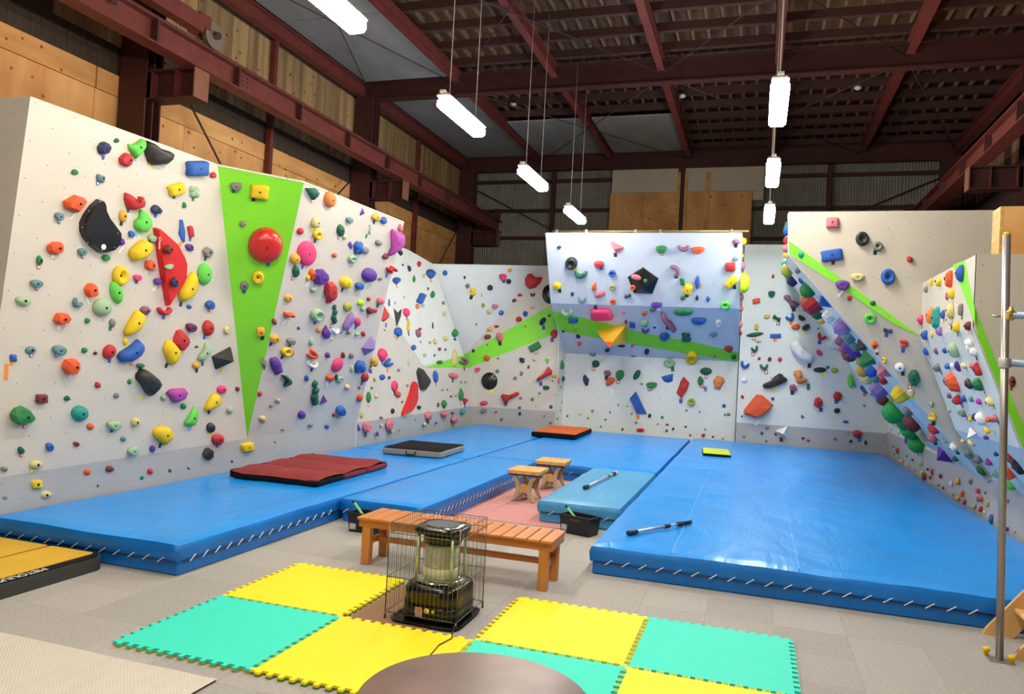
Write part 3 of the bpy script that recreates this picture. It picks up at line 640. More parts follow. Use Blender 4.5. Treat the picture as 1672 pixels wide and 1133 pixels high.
block(0, 600, 200, 872, '''297 222 75 62 d W;168 345 175 135 g K;478 220 38 40 e B;697 125 40 50 r Q;573 327 112 110 t S;830 200 42 35 a Q;645 420 48 48 o S;812 408 90 68 i J;355 563 48 62 b J;545 545 45 35 d B;152 590 50 52 e B;33 722 48 38 a Q;258 690 90 62 u B;620 745 50 45 o S;780 722 58 50 d B;260 830 75 58 y W;690 842 35 32 e Q;320 905 90 65 u B;28 925 42 32 c J''', 'A')
block(180, 600, 400, 1246, '''X x Z 300,10 350,30 440,105 468,160 440,205 380,265 345,240 300,160 255,105 255,65;180 130 38 50 g Q;58 258 55 42 a Q;X m Z 525,235 570,200 690,190 715,230 690,290 600,325 570,300 555,265;495 280 50 55 i Q;680 358 50 62 g Q;X l Z 780,360 805,400 800,490 770,540 695,530 695,505 740,440
1035 203 85 78 k S;1178 198 38 45 d Q;X y Z 960,245 1000,250 1022,310 1000,350 885,405 885,370 915,300;1105 395 55 65 i Q;235 505 85 80 u B 30;X y Z 480,540 540,555 580,620 560,665 500,718 470,690 408,625 420,570;933 557 72 95 x L;1000 665 108 105 r S;123 660 55 45 c Q;213 768 90 80 i J 30;392 752 48 65 p L
908 800 98 118 x K;370 955 62 58 r K;287 1020 48 52 g Q;547 955 40 45 e Q;718 932 35 36 p Q;1120 868 36 36 p Q''', 'A')
add_hold('A', 'y', 'W', box=(404, 730, 19, 14), rot=10)
# ---- green wedge
block(340, 250, 680, 1672, '225 265 95 65 a J;412 310 150 110 y W -8;278 567 65 45 a B;400 998 98 108 y R;290 1065 70 75 a S', 'AG')
add_hold('AG', 'r', 'S', box=(434, 401.5, 57, 58), depth=.36, word='huge glossy red ball hold on the green wedge panel')
block(340, 460, 680, 1243, '312 300 60 62 h K', 'AG')
# ---- B: the leaning wall past the green wedge
block(480, 290, 670, 1266, '''X e Z 135,118 240,120 270,160 255,200 205,245 190,210;398 238 115 175 O L;748 378 58 95 p P;607 458 66 62 c J;243 488 105 105 u B;895 428 90 80 h B;978 465 80 70 b B;72 582 65 75 r L -30;258 620 92 110 y R;512 575 75 130 e L;555 645 48 55 u Q;835 565 95 130 i G;925 708 65 65 a B
X m Z 1085,562 1140,600 1195,615 1198,730 1130,800 1045,855 1040,830 1075,760 1068,590;1165 545 50 80 s K;620 738 58 90 p P;705 765 90 115 b G;778 790 75 65 a B;443 845 48 55 o Q;640 885 85 85 i R;15 885 95 125 h L;25 1020 70 130 e L;1000 858 70 60 d B;1160 815 45 70 x T 180;1050 1000 90 110 r D 30;828 1062 150 150 p S;200 1055 70 130 o L;155 1090 42 75 y Q;940 1100 45 35 a Q''', 'B')
add_hold('B', 'k', 'S', box=(502, 414, 31, 41), depth=.22, word='large smooth hot pink disc hold past the green wedge')
block(430, 440, 620, 1266, '''633 95 155 190 p K;542 222 60 65 i Q;275 312 82 90 h S;745 235 140 215 r K;735 290 95 70 w C;710 345 65 50 r K;907 145 122 132 y S;1048 178 82 75 b J;1060 365 75 65 f B;1085 430 50 60 i Q;1148 322 40 45 r Q;1158 450 65 85 d K;1218 450 45 50 r Q;922 410 88 100 j S;785 490 135 235 e G;590 498 130 145 i R;268 490 105 90 o D;120 565 50 70 d B
X v Z 975,465 990,520 970,580 900,665 868,650 880,600 930,510;1028 568 62 90 k B;690 680 88 145 p T;605 660 55 60 O S;790 670 70 75 w C;385 640 32 35 p Q;930 685 55 45 a Q;840 680 30 45 a Q;1020 705 45 50 i Q;1090 700 45 60 r Q;125 755 95 100 h K;305 780 85 70 a J;525 785 50 90 i B;742 760 25 40 u Q;253 895 110 100 y R;315 910 45 65 o B;537 925 85 145 o C 50;700 930 50 65 p B
X v P 1195,730 1245,790 1240,810 1125,945 1095,860;870 935 45 70 d Q;960 940 55 60 a Q;550 1040 95 70 w C 20;810 1040 95 165 k L -25;1055 1060 105 95 b G;1205 1005 65 85 h G;965 1080 35 90 u Q''', 'B')
block(340, 460, 680, 1243, '''X p Z 375,460 410,450 430,480 442,540 410,558 385,520 375,490;338 490 35 80 a P''', 'B')
block(420, 590, 620, 1259, '''X e Z 255,140 310,150 355,195 350,235 290,260 275,245 310,215 300,175;508 175 42 62 b B;600 325 115 285 e G;685 405 80 110 p P;755 170 90 75 o B;850 185 70 62 i R;815 165 35 70 e Q;930 262 62 50 u B;868 505 100 105 b K;460 550 70 85 p L -20;790 550 38 40 r Q;28 333 45 52 r B;215 405 50 60 i Q;143 460 32 32 a Q;60 590 68 65 u B;548 658 50 40 a Q;718 672 40 45 b Q;262 703 30 25 a Q;798 725 36 40 i Q
848 728 26 24 a Q;945 710 36 38 b Q;1040 690 62 95 p P;990 765 28 35 r Q;1070 775 32 35 s Q;172 835 52 60 d K;297 815 36 40 p Q;355 915 48 50 u B;468 897 24 24 n Q;550 845 28 28 a Q;585 865 32 34 d Q;805 800 48 55 u B;1050 270 26 32 r Q;1055 375 52 85 o L -15;1110 165 65 95 r L -15;1165 95 32 70 v Q''', 'B')
block(590, 390, 760, 1070, '200 640 85 70 s B', 'B')
# ---- C, D: far part and bright facets
block(575, 550, 785, 1322, '''315 185 82 140 k T 180;378 268 70 115 b C -60;585 262 50 75 u G;480 342 28 36 a Q;313 415 55 60 b S;383 420 28 36 d Q;232 438 28 45 j Q;203 525 24 34 a Q;172 620 42 115 g L;248 605 38 52 u B;440 505 60 112 k L;470 580 58 95 o T 30;570 500 22 30 a Q
X x K.3 690,310 740,330 770,380 800,430 790,480 740,545 705,530 690,470 670,360;860 408 48 125 b L 5;1045 400 95 60 s L -15;905 260 62 45 g B;1148 250 62 115 z C 60;1120 590 45 130 g T;1165 660 60 85 r P;950 690 52 90 g T 180;885 700 24 50 d Q;690 725 40 45 x T 180;418 763 35 55 x L;98 805 34 60 j L;300 830 40 30 a Q
160 925 85 115 s K;390 900 68 120 s K;785 812 58 85 s K;958 790 66 72 s K;1055 848 52 70 s K;1137 765 45 60 t B;750 898 34 40 u Q;865 885 18 30 p Q;1035 785 24 30 d Q;262 995 28 50 p Q;420 970 22 40 u Q;485 960 22 26 a Q;305 910 24 34 u Q;1120 465 18 24 a Q;1165 465 18 24 a Q;930 545 24 28 i Q;980 543 18 22 a Q;1018 612 22 26 d Q;1068 605 18 24 a Q;515 670 18 26 e Q;655 850 14 18 a Q;1058 218 48 180 u L -3''', 'C')
add_hold('C', 'r', 'V', px=[(575+x*.1588, 550+y*.1588) for x, y in [(635, 455), (660, 490), (658, 560), (660, 640), (640, 700), (600, 770), (515, 812), (520, 770), (570, 650), (600, 560), (615, 490)]], depth=.3, word='tall red blade-shaped volume on the corner wall', name='wall_volume')
block(575, 550, 785, 1322, '635 108 48 55 b S', 'D1')
block(575, 550, 785, 1322, '705 52 18 26 a Q;800 58 26 30 j Q;855 45 40 60 u B;965 15 52 52 u S;750 187 34 36 i Q;848 190 18 28 d Q;960 130 22 30 a Q;900 125 28 40 d Q', 'D2')
block(590, 390, 760, 1070, '''483 305 48 75 n B;368 428 75 75 b T 180;290 652 55 85 b G;428 268 20 26 p Q;467 755 60 90 k L 15;485 885 62 145 y G;443 600 18 32 u Q;350 657 20 28 i Q;X x P.3 340,710 380,755 422,718 405,800 370,905 355,830''', 'D1')
block(590, 390, 760, 1070, '380 955 70 95 b K;X r P.5 248,688 300,775 240,850 213,835;240 938 16 22 a Q;345 1000 20 40 u Q', 'C')
block(590, 390, 760, 1070, '''597 258 38 65 r T 180;715 355 80 100 b T 180;647 380 34 40 u Q;545 410 30 75 g T;617 610 60 105 b W -25;735 570 42 75 g T;580 690 40 62 O K;633 685 38 45 i S;845 658 28 44 a Q;857 770 36 55 u Q;738 888 42 70 n G;603 928 36 34 r Q;583 972 55 90 z L 20;965 965 58 85 g T;962 1030 24 32 b Q;687 512 18 32 d Q;610 1060 16 22 a Q''', 'D2')
# ---- E: back corner
block(720, 425, 920, 1416, '''50 148 55 62 b S;275 198 28 42 n Q;308 298 62 52 a T 90;372 368 72 95 y G;570 318 66 66 n S;475 400 20 55 u Q;720 190 85 72 k J;785 245 60 60 x S;800 115 60 45 h B;627 530 70 50 s J;555 590 62 50 u B;490 520 40 50 j R;410 738 20 32 a Q''', 'EU')
block(720, 425, 920, 1416, '''915 252 60 45 h B;X r Z 1000,150 1045,150 1090,195 1175,195 1150,255 1090,315 1020,330 975,285 962,215;912 400 58 40 r B;1060 395 55 55 n C;848 463 58 45 d B;1055 540 60 45 u B;975 618 58 65 b R;695 605 62 60 b R;900 680 72 70 r K;643 762 52 30 d J;565 795 65 50 h B;540 882 80 62 d K;678 885 78 112 s L 15;372 1045 36 40 x S;975 760 34 34 j Q;1175 705 60 105 n L -35;1252 640 35 35 e Q;1308 850 78 105 r K;1085 1000 140 80 g W 28;537 975 24 24 g Q''', 'E')
add_hold('E', 'x', 'S', box=(898, 480, 26, 32), depth=.2, word='black disc hold half hidden by the overhang edge')
block(740, 560, 930, 1345, '''X r Z 1100,270 1145,320 1140,360 1090,375 980,445 960,430 975,400 1050,350;X r Z 740,560 765,580 755,600 650,650 605,698 580,680 550,610 565,590 650,600;388 178 70 75 o K;518 178 32 28 a Q;283 305 60 48 k J;512 325 45 45 c S;798 195 78 60 n T -50;940 190 50 45 u B;1090 208 62 72 l P;870 278 30 45 d Q;720 405 44 42 a S;790 350 42 60 a Q;1167 382 55 46 h S;1075 515 85 50 e L;355 695 95 55 k L 8;350 778 75 48 a J
768 815 42 34 x T 90;997 580 36 28 a Q;915 648 45 36 a Q;780 635 42 30 a Q;768 745 45 32 a Q;495 795 34 30 a Q;560 878 42 32 a Q;1130 738 40 42 e S;1055 842 30 26 a Q;1125 922 34 28 a Q;1148 438 28 24 a Q''', 'E')
add_hold('E', 'x', 'S', box=(799, 622, 26.5, 28.5), depth=.16, word='large flat black disc hold on the corner wall by the overhang')
block(740, 560, 930, 1345, '1248 250 60 105 g T;1262 412 46 62 e S;1215 432 38 80 s L;1240 512 18 18 n Q;1200 603 16 20 a Q;1252 685 16 26 a Q;1237 778 16 22 a Q;1200 875 34 24 e Q', 'GS')
# ---- G: the overhang
block(880, 370, 1060, 1360, '''250 258 52 45 n T 180;398 455 150 150 x R;515 585 165 105 e C;738 462 118 78 r J;X s P.4 865,190 900,188 1045,258 1045,272 965,340 945,335;903 578 88 82 b R;222 733 100 95 y S;680 745 110 58 o T 80;905 752 72 62 j R;750 838 138 70 s L 25;410 833 42 52 n Q;533 900 95 85 c C;912 930 70 68 o R;1095 858 105 60 n D 25''', 'GT')
add_hold('GT', 'x', 'P', px=[(1048.8, 437.5), (1024, 454), (1034, 480), (1064.9, 481), (1074.7, 456)], depth=.3, word='big black pentagon volume on the white overhang', name='wall_volume')
for (u_, v_, w__, h__, c_, s_, r_) in ((1038.5, 453, 17, 9, 's', 'L', -15), (1053.5, 459, 7, 8, 'g', 'Q', 0), (1033, 470, 9, 9, 'o', 'R', 0)): add_hold('GP', c_, s_, box=(u_, v_, w__, h__), rot=r_)
block(1040, 370, 1230, 1435, '''300 280 135 90 g J;575 262 160 85 z C;755 285 165 78 o J;1230 185 110 70 z K;1220 388 80 50 c T;1152 497 125 100 r W;1160 688 165 95 y W 42;470 548 160 115 z C 110;560 680 55 85 g W 10;628 775 110 125 y W -20;742 690 175 60 b T 90;563 882 60 48 g J;738 882 74 40 n T 90;880 893 72 48 b T -90;1090 968 125 100 l R;245 965 135 68 p J''', 'GT')
block(890, 480, 1060, 1376, '''285 245 165 95 i C;665 170 50 50 n Q;X k W.5 600,225 640,205 840,205 905,310 890,330 640,340 600,310;370 350 125 60 b W;395 458 75 50 j B;240 495 55 30 n Q;435 562 65 45 n B;455 658 70 55 o B;1035 252 55 32 s Q;1310 255 70 50 o J;1070 372 40 50 d Q;1150 415 75 95 b G;1310 385 115 75 i B;1325 485 110 70 p C;825 745 65 55 n B;1345 765 70 70 n K;1010 690 100 35 n B;1150 690 40 40 s Q;1190 658 80 30 j Q''', 'GU')
block(890, 480, 1060, 1376, '630 790 100 70 c C;1165 815 90 40 a Q', 'GL')
block(1050, 480, 1230, 1360, '''115 195 75 60 a R;495 230 240 75 g L;X z Z 215,240 270,255 300,330 350,360 410,455 385,475 340,430 270,350 220,275;685 330 185 70 b J;932 362 80 80 w R;870 500 90 50 c B;265 530 130 90 b K;530 540 100 130 e G;1055 678 110 70 r S;880 770 38 40 o Q;1118 780 70 60 e Q;600 785 145 140 y R;140 415 45 20 n Q''', 'GU')
block(1050, 480, 1230, 1360, '325 850 140 115 i R;775 952 150 92 e S;712 1070 120 80 g T -90', 'GL')
block(895, 580, 1060, 1289, '''605 108 102 92 e S;485 315 150 75 n T -75;752 228 95 88 z K;790 330 90 140 o B -40;917 248 105 145 g B;1130 250 75 140 e L -30;X b V.12 1118,460 1040,548 1130,745 1260,748;245 775 30 28 e Q;405 748 34 28 u Q;565 710 38 36 a Q;508 800 26 28 a Q;790 728 26 34 a Q;730 820 36 28 a Q;893 635 24 28 a Q;1010 648 30 26 j Q;1065 748 28 28 a Q;672 912 26 22 x Q;948 945 36 34 d Q;1120 858 34 40 a Q;1175 955 105 50 r S;1195 368 35 28 a Q''', 'GL')
block(1050, 580, 1220, 1284, '''X b P.4 220,265 368,225 365,320 300,340 255,325;105 365 135 75 g J;X r K.35 500,262 568,335 540,420 495,490 470,535 450,500 410,460 440,380 460,320;768 408 78 45 v T -70;X O Z 910,250 990,275 1005,320 960,385 950,420 880,405 885,375 862,320;595 577 95 95 j R;997 623 48 48 b S;1052 728 50 40 a S;1010 735 18 40 x Q;80 745 45 55 n Q;235 765 38 40 g Q;180 850 28 26 a Q;297 855 42 32 r Q;370 908 34 36 n Q;290 930 34 36 n Q;525 880 36 26 d Q;535 682 32 32 a Q;697 697 28 24 a Q;580 985 32 34 a Q;742 985 50 50 r Q;862 1005 30 26 x Q;765 915 20 36 t Q;985 1020 45 30 u Q''', 'GL')
plane('GR', (gx1, 12, 2), (gx1, 14, 2), (gx1, 12, 4), toward=V((20, 13, 3)))
for (u_, v_, w__, h__, c_, y_) in ((1215, 394, 9, 12, 'y', 12.9), (1214, 434, 8, 15, 'z', 13.1), (1214, 462, 19, 34, 'f', 13.2), (1213, 485, 8, 11, 's', 13.4), (1212, 504, 8, 10, 's', 13.55), (1211, 530, 7, 11, 's', 13.8), (1210, 544, 7, 8, 'r', 14.0), (1213, 418, 5, 6, 'h', 13.0)):
    add_hold('GR', c_, 'S', box=(u_, v_, w__*1.2, h__), y=y_)
# yellow plywood pyramid hanging under the overhang
add_hold('GU', 'h', 'V', px=[(972.5, 539), (1023.7, 529.4), (1022.7, 560), (1000, 560)], depth=.1, word='yellow plywood pyramid volume hanging from the shaded underside', name='wall_volume')
PYR = HOLDS.pop()
# ---- H: upright white wall
block(1195, 390, 1340, 966, '''448 408 35 48 r Q;433 595 75 72 e J;265 675 88 55 o W 12;X z Z 600,608 635,620 650,665 720,690 738,715 700,745 640,752 630,710 600,670 562,640 570,615;380 842 65 45 h J;485 860 115 80 e D -25;635 850 100 90 b C 30;758 860 85 55 x J -30;700 955 95 70 o B 20;808 960 90 65 x J 30;268 960 45 62 h W;250 1040 190 45 e L 8;475 1055 125 45 b W;285 1110 70 35 u B;940 975 20 20 n Q''', 'H')
block(1195, 550, 1340, 913, '''235 122 75 75 e C 20;280 222 34 36 r Q;388 228 46 45 d Q;493 230 48 50 k Q;330 305 88 75 e C;132 285 95 85 b C -20;128 440 60 55 w B;108 617 40 40 r Q;X w Z 640,38 700,45 740,120 840,180 850,230 820,270 760,265 680,220 620,150 595,85;X x Z 490,375 520,385 530,405 570,430 565,455 500,490 400,525 330,528 313,500 330,480 400,450 440,405;X O Z 640,350 700,340 718,360 705,405 735,435 775,430 755,470 690,480 665,465 670,420 635,395
628 520 92 75 z K;785 510 32 62 e W;420 637 36 38 b S;103 817 22 22 n Q;410 705 40 20 d Q;725 820 34 36 z Q;X w P.6 450,968 572,918 570,1048;362 932 50 36 a Q;308 990 36 34 e Q;450 1000 30 36 d Q;125 1025 34 22 a Q;352 1068 26 22 a Q;730 1042 38 26 x Q;785 1065 40 26 r Q;408 420 20 18 h Q''', 'H')
add_hold('H', 'o', 'K', px=[(1195+x*.1588, 550+y*.1588) for x, y in [(250, 592), (310, 598), (415, 685), (400, 720), (330, 790), (240, 832), (120, 785), (120, 755), (170, 690)]], depth=.45, word='big orange craggy rock hold on the upright white wall')
block(1320, 510, 1470, 739, '''105 195 72 62 r C -30;88 325 58 40 k L -40;195 255 120 90 w S;92 462 105 42 x L;155 442 36 26 b Q;210 467 52 46 j S;378 478 26 28 d Q;342 548 122 55 l T -90;455 622 95 45 b L -35;237 672 75 72 r K;80 725 75 85 r K;230 790 60 42 x B;448 748 24 20 a Q;300 880 48 28 b Q;395 978 75 62 r S;315 963 22 18 h Q;213 1018 28 28 a Q;340 1037 28 26 n Q;460 1048 26 34 n Q''', 'H')
# ---- I: beige end panel, its folded lower half, the crowded underside
block(1270, 330, 1470, 1133, '505 190 118 98 s W;782 338 125 130 x R;925 408 95 90 a R;500 490 205 105 b W 8;1020 690 130 148 b R;738 690 125 75 u J;215 487 55 60 t S;600 763 130 98 p J;880 935 55 48 e S', 'IU')
add_hold('IU', 'r', 'K', box=(1485, 423, 11, 11))
block(1270, 330, 1470, 1133, '665 890 52 45 r B;855 1075 115 98 l R', 'IW')
block(1370, 500, 1500, 818, '500 250 125 65 n D -8;665 385 70 120 r C 100;370 400 85 75 o T -80;390 487 35 30 d Q;460 555 60 70 y C 90;625 630 110 100 w S;770 740 130 170 e K;735 885 65 80 u J', 'IW')
block(1420, 400, 1672, 714, '285 735 28 28 i Q;290 795 35 50 y C 60', 'IW')
for (u_, v_, w__, h__, c_, y_) in ((1282, 368, 10, 14, 'g', 7.2), (1281, 377, 13, 17, 'b', 7.0), (1278, 393, 11, 14, 'r', 7.4), (1281, 406, 13, 14, 's', 6.9), (1277, 417, 8, 11, 'y', 8.0), (1274, 430, 11, 12, 't', 8.6), (1271, 438, 14, 10, 'r', 9.2), (1287, 354, 5, 14, 'w', 6.7)):
    add_hold('IL', c_, 'S', box=(u_, v_, w__, h__), y=y_)
block(1270, 330, 1470, 1133, '100 615 75 85 j B;150 710 75 70 n B;225 725 28 55 b B;300 800 110 95 g B;350 915 135 135 r K;445 910 80 110 b P;265 900 45 95 j B;385 1010 80 85 e B;420 1085 65 45 h B;490 1040 80 80 w K;200 625 38 38 a Q', 'IS')
block(1370, 500, 1500, 818, '''65 190 140 130 v K;120 290 100 110 c K;35 340 80 80 z K;60 400 90 80 s B;155 410 110 150 p K;130 480 140 100 d K;125 530 85 45 h B;180 390 70 100 c B;255 395 105 105 x P;330 520 150 150 g P;265 540 90 100 j B;265 655 80 90 h B;360 640 110 100 b K;310 730 100 80 u B;395 720 70 70 c B;475 650 110 120 s P;470 745 90 60 r B;440 830 150 130 v K;480 930 110 100 d L;660 880 150 130 y K;550 950 50 40 h B''', 'IS')
block(1350, 500, 1550, 1030, '600 870 130 130 E S;665 960 80 110 E B;520 840 45 70 y S;690 870 95 60 a B;735 960 90 110 d B', 'IS')
block(1440, 680, 1660, 1246, '270 120 90 100 E B;360 230 120 120 E S;300 50 90 110 d B;490 105 110 55 r L -25;485 180 100 65 s B;390 165 50 100 u B;590 215 45 36 u Q;690 262 55 55 w B;595 350 100 120 p P;505 240 36 30 n Q;690 385 90 40 e Q;710 328 36 28 e Q', 'IS')
# ---- J: short wall behind the pole
block(1480, 390, 1672, 870, '190 320 30 60 y B;252 315 58 72 y K;335 295 78 130 o K;420 255 80 130 b S;155 372 38 55 a T 180;348 408 70 75 y S;308 428 30 55 m T;415 525 45 90 a R;345 530 75 130 u B;190 565 62 125 O T 180;240 585 75 190 t K;280 558 46 70 b B;118 600 50 75 k T 180;385 655 68 80 y S;470 645 60 70 d T 180;150 712 60 75 b L -20;195 710 28 60 u Q;258 685 55 70 v S;335 600 55 90 w B', 'JU')
block(1480, 390, 1672, 870, '155 832 48 58 b S;228 830 35 55 z T 180;292 825 38 45 b T 180;370 815 88 120 i T 180;490 800 120 155 w G;240 945 65 65 a B;315 940 48 50 b B;350 938 42 50 w B;390 940 45 85 p B;435 935 65 45 u L -20;490 935 40 50 s B;540 955 70 110 r K;365 1055 115 160 o K;292 1050 32 50 b Q;475 1070 60 85 x L 30;550 1070 90 100 g K', 'JA')
block(1480, 600, 1672, 725, '272 172 35 36 z Q;330 195 80 70 r B;362 190 45 42 b B;407 192 32 36 c B;456 208 38 45 m B;523 207 82 50 u L -25;270 262 28 32 i Q;335 270 36 42 i B;360 280 40 50 a B;400 317 32 36 y Q;432 305 40 60 n B;475 312 75 85 w S;515 317 40 40 o B;555 312 62 55 s B', 'JA')
block(1480, 600, 1672, 725, '420 405 95 85 w P;507 385 40 55 y C 60;498 428 40 34 p B;358 450 50 34 u B;407 462 60 36 u L -40;392 528 50 65 c K;515 578 45 50 m T;465 632 42 75 g L 10;560 530 36 36 b Q;645 555 50 70 r K;645 640 75 90 o K;690 600 60 120 x K;560 650 40 60 i B;648 720 75 60 l L -40;455 560 60 60 a B', 'JB')
add_hold('JE', 'd', 'S', box=(1653, 623, 11, 18))
# ---- K: kickboard footholds on the right
block(1440, 680, 1660, 1246, '''38 295 26 36 i Q;68 320 26 36 u Q;110 280 16 20 n Q;150 315 36 62 r B;220 280 24 20 u Q;150 372 26 30 i Q;120 352 18 16 x Q;185 412 44 40 u B;235 368 22 24 g Q;340 350 22 18 x Q;288 402 32 24 n Q;362 437 40 48 i B;240 455 28 32 u Q;378 520 38 50 y B;402 555 48 65 d B;430 487 28 32 x Q;470 515 30 60 r B;452 565 28 36 d Q;308 497 14 18 x Q;550 555 36 42 d B;528 637 20 26 p Q;572 662 22 30 n Q;648 620 36 55 w B;712 600 52 75 h B;825 603 38 48 a B;750 712 40 65 o B;712 755 40 40 h B;770 790 40 50 r B;665 722 22 30 a Q;898 688 44 48 r B;922 762 48 52 o B;960 705 20 30 a Q;860 830 44 48 i B;920 855 40 58 r B;952 880 36 24 w Q;980 810 40 55 j B;1018 950 40 95 b L;888 765 22 55 z Q;1165 780 28 50 h Q;1165 1040 30 45 p Q;1232 1065 24 28 j Q;70 42 16 18 n Q;90 55 16 18 g Q;140 68 16 18 a Q;172 62 16 18 a Q;188 98 20 24 y Q;90 122 16 18 a Q;162 158 18 20 a Q;243 205 48 95 p T''', 'K')

# ================================================================ build holds: 300 largest as things, the rest as one lot
WN = dict(A='black-crescent wall', AK='red kite volume', AG='green wedge panel', B='pink-disc wall', C='corner wall', D1='bright corner facet', D2='bright corner facet', EU='corner wall', E='corner wall', GS='corner wall', GT='white overhang', GU='shaded underside', GP='black pentagon volume', GL='wall below the overhang', GR='side edge of the overhang', H='upright white wall',
          IU='striped beige panel', IW='striped beige panel', IS='crowded steep wall', IL='side edge of the striped beige wall', JU='pole-side wall', JA='pole-side wall', JB='pole-side wall', JE='beige pole-side end', K='steep wall kickboard')
HOLDS.sort(key=lambda H: -H['area'])
ind, rest = HOLDS[:300], HOLDS[300:]
for H in ind:
    szw = 'large' if H['dim'] > .34 else ('small' if H['dim'] < .15 else '')
    H['short'] = (CNAME[H['col']]+' '+(SHN[H['shape']] if H['shape'] not in 'ZQ' else {'Z': 'moulded', 'Q': 'nub'}[H['shape']])).strip()
    H['base'] = H['word'] or ' '.join((('%s %s on the %s' if 'jug' in H['short'] or 'nub' in H['short'] else '%s %s hold on the %s') % (szw, H['short'], WN[H['wall']])).split())
def cnt(key):
    c = {}
    for H in ind: c[H[key]] = c.get(H[key], 0)+1
    return c
c0 = cnt('base'); used = {k for k, v in c0.items() if v == 1}
for H in ind:
    if c0[H['base']] == 1: H['label'] = H['base']; continue
    nb = sorted((G for G in ind if G is not H and G['wall'] == H['wall']), key=lambda G: (G['org']-H['org']).length)[:14]
    for G in nb:
        dv = (G['org']-H['org']).dot(H['ey']); dh = abs((G['org']-H['org']).dot(H['ex']))
        rel = 'just below' if dv > dh else ('just above' if -dv > dh else 'beside')
        what = ('the ' + G['word'].split(' on ')[0].split(' hanging')[0]) if G['word'] else 'a '+G['short']+' one'
        lb = H['base']+', '+rel+' '+what
        if lb not in used and len(lb.split()) <= 16: H['label'] = lb; used.add(lb); break
    else: H['label'] = H['base']; H['grp'] = 1
M_bolt = mat('bolt_steel', (46, 44, 42), .4, metal=.7)
bolt_me = new_mesh('bolt', *(lambda b: (b.v, b.f))(MB().tube((0, 0, -.012), (0, 0, .004), .013, 6))); bolt_me.materials.append(M_bolt)
def place(o, H):
    o.matrix_world = Matrix(((H['ex'].x, H['ey'].x, H['n'].x, H['org'].x), (H['ex'].y, H['ey'].y, H['n'].y, H['org'].y), (H['ex'].z, H['ey'].z, H['n'].z, H['org'].z), (0, 0, 0, 1)))
def finish(me, flat):
    bm = bmesh.new(); bm.from_mesh(me); bmesh.ops.recalc_face_normals(bm, faces=bm.faces); bm.to_mesh(me); bm.free()
    if not flat: me.polygons.foreach_set('use_smooth', [True]*len(me.polygons))
for H in ind:
    nm = H['name'] or 'climbing_hold'
    me = new_mesh(nm, H['vs'], H['fs']); finish(me, not H['smooth'])
    m = hmat(H['col'])
    if H is BLACK_CRESCENT or (H['word'] and H['col'] == 'x'): m = mat('volume_gloss_black', (14, 13, 13), .22, noise=.3, nscale=4, rgb2=(34, 32, 30))
    if H['name'] and H['col'] == 'r': m = mat('volume_red', (214, 34, 32), .35, noise=.1)
    if H['col'] == 'r' and H['wall'] == 'AG': m = mat('ball_red', (206, 28, 26), .28, noise=.12, nscale=3, rgb2=(188, 50, 46))
    o = link(nm, me, m); place(o, H); H['obj'] = o
    tag(o, H['label'], 'climbing hold' if nm == 'climbing_hold' else 'wall volume', 'holds bolted to the '+WN[H['wall']])
    if H['size'] > 9 and H['shape'] in 'BKSLTWZRJ':
        b = bpy.data.objects.new('bolt', bolt_me); COL.objects.link(b); b.parent = o
        pr, ah = PROFILES[H['shape']]; b.location = (-.16*(max(q[1] for q in H['vs'])-min(q[1] for q in H['vs'])) * 0, (-.13 if H['shape'] == 'J' else 0)*H['h']*H['mpp'], ah*H['p'])
# grooves on the black crescent: an oval badge; screws round its rim
me = BLACK_CRESCENT['obj']; pz = BLACK_CRESCENT['p']
def onvol(H, u, v, dz=.0): q = onp(u, v, H['org']+H['n']*H['p'], H['n'])-H['org']; return V((q.dot(H['ex']), q.dot(H['ey']), H['p']+dz))
q = onvol(BLACK_CRESCENT, 90+560*.1412, 280+872*.1412); MB().lathe([(.028, 0), (.028, .004)], 16).build('badge', mat('badge_white', (225, 225, 220), .5), me, loc=q)
M_screw = mat('screw_steel', (190, 190, 185), .35, metal=.8)
for x, y in ((520, 345), (392, 455), (315, 645), (378, 826), (540, 912), (688, 880), (726, 712)):
    MB().lathe([(.007, 0), (.005, .003)], 8).build('screw', M_screw, me, loc=onvol(BLACK_CRESCENT, 90+x*.1412, 280+y*.1412))
cu = bpy.data.curves.new('lettering', 'FONT'); cu.body = 'Cheeta'; cu.size = .045; cu.extrude = .001
o = bpy.data.objects.new('lettering_curve', cu); COL.objects.link(o); tme = bpy.data.meshes.new_from_object(o.evaluated_get(bpy.context.evaluated_depsgraph_get())); bpy.data.objects.remove(o)
o = link('lettering', tme, mat('badge_white', (225, 225, 220), .5), RED_KITE['obj'], onvol(RED_KITE, 259.5, 386.5, .002)); o.rotation_euler = (0, 0, math.radians(-82))
# tiny footholds: one lot
mats = sorted({H['col'] for H in rest}); b = MB(); fm = []
for H in rest:
    Mx = Matrix(((H['ex'].x, H['ey'].x, H['n'].x, H['org'].x), (H['ex'].y, H['ey'].y, H['n'].y, H['org'].y), (H['ex'].z, H['ey'].z, H['n'].z, H['org'].z), (0, 0, 0, 1)))
    b.add([Mx @ V(v) for v in H['vs']], H['fs'], True); fm += [mats.index(H['col'])]*len(H['fs'])
me = new_mesh('small_footholds', b.v, b.f, True)
for c in mats: me.materials.append(hmat(c))
me.polygons.foreach_set('material_index', fm); finish(me, False)
tag(link('small_footholds', me), 'many tiny coloured footholds scattered over all the climbing walls', 'footholds', kind='stuff')
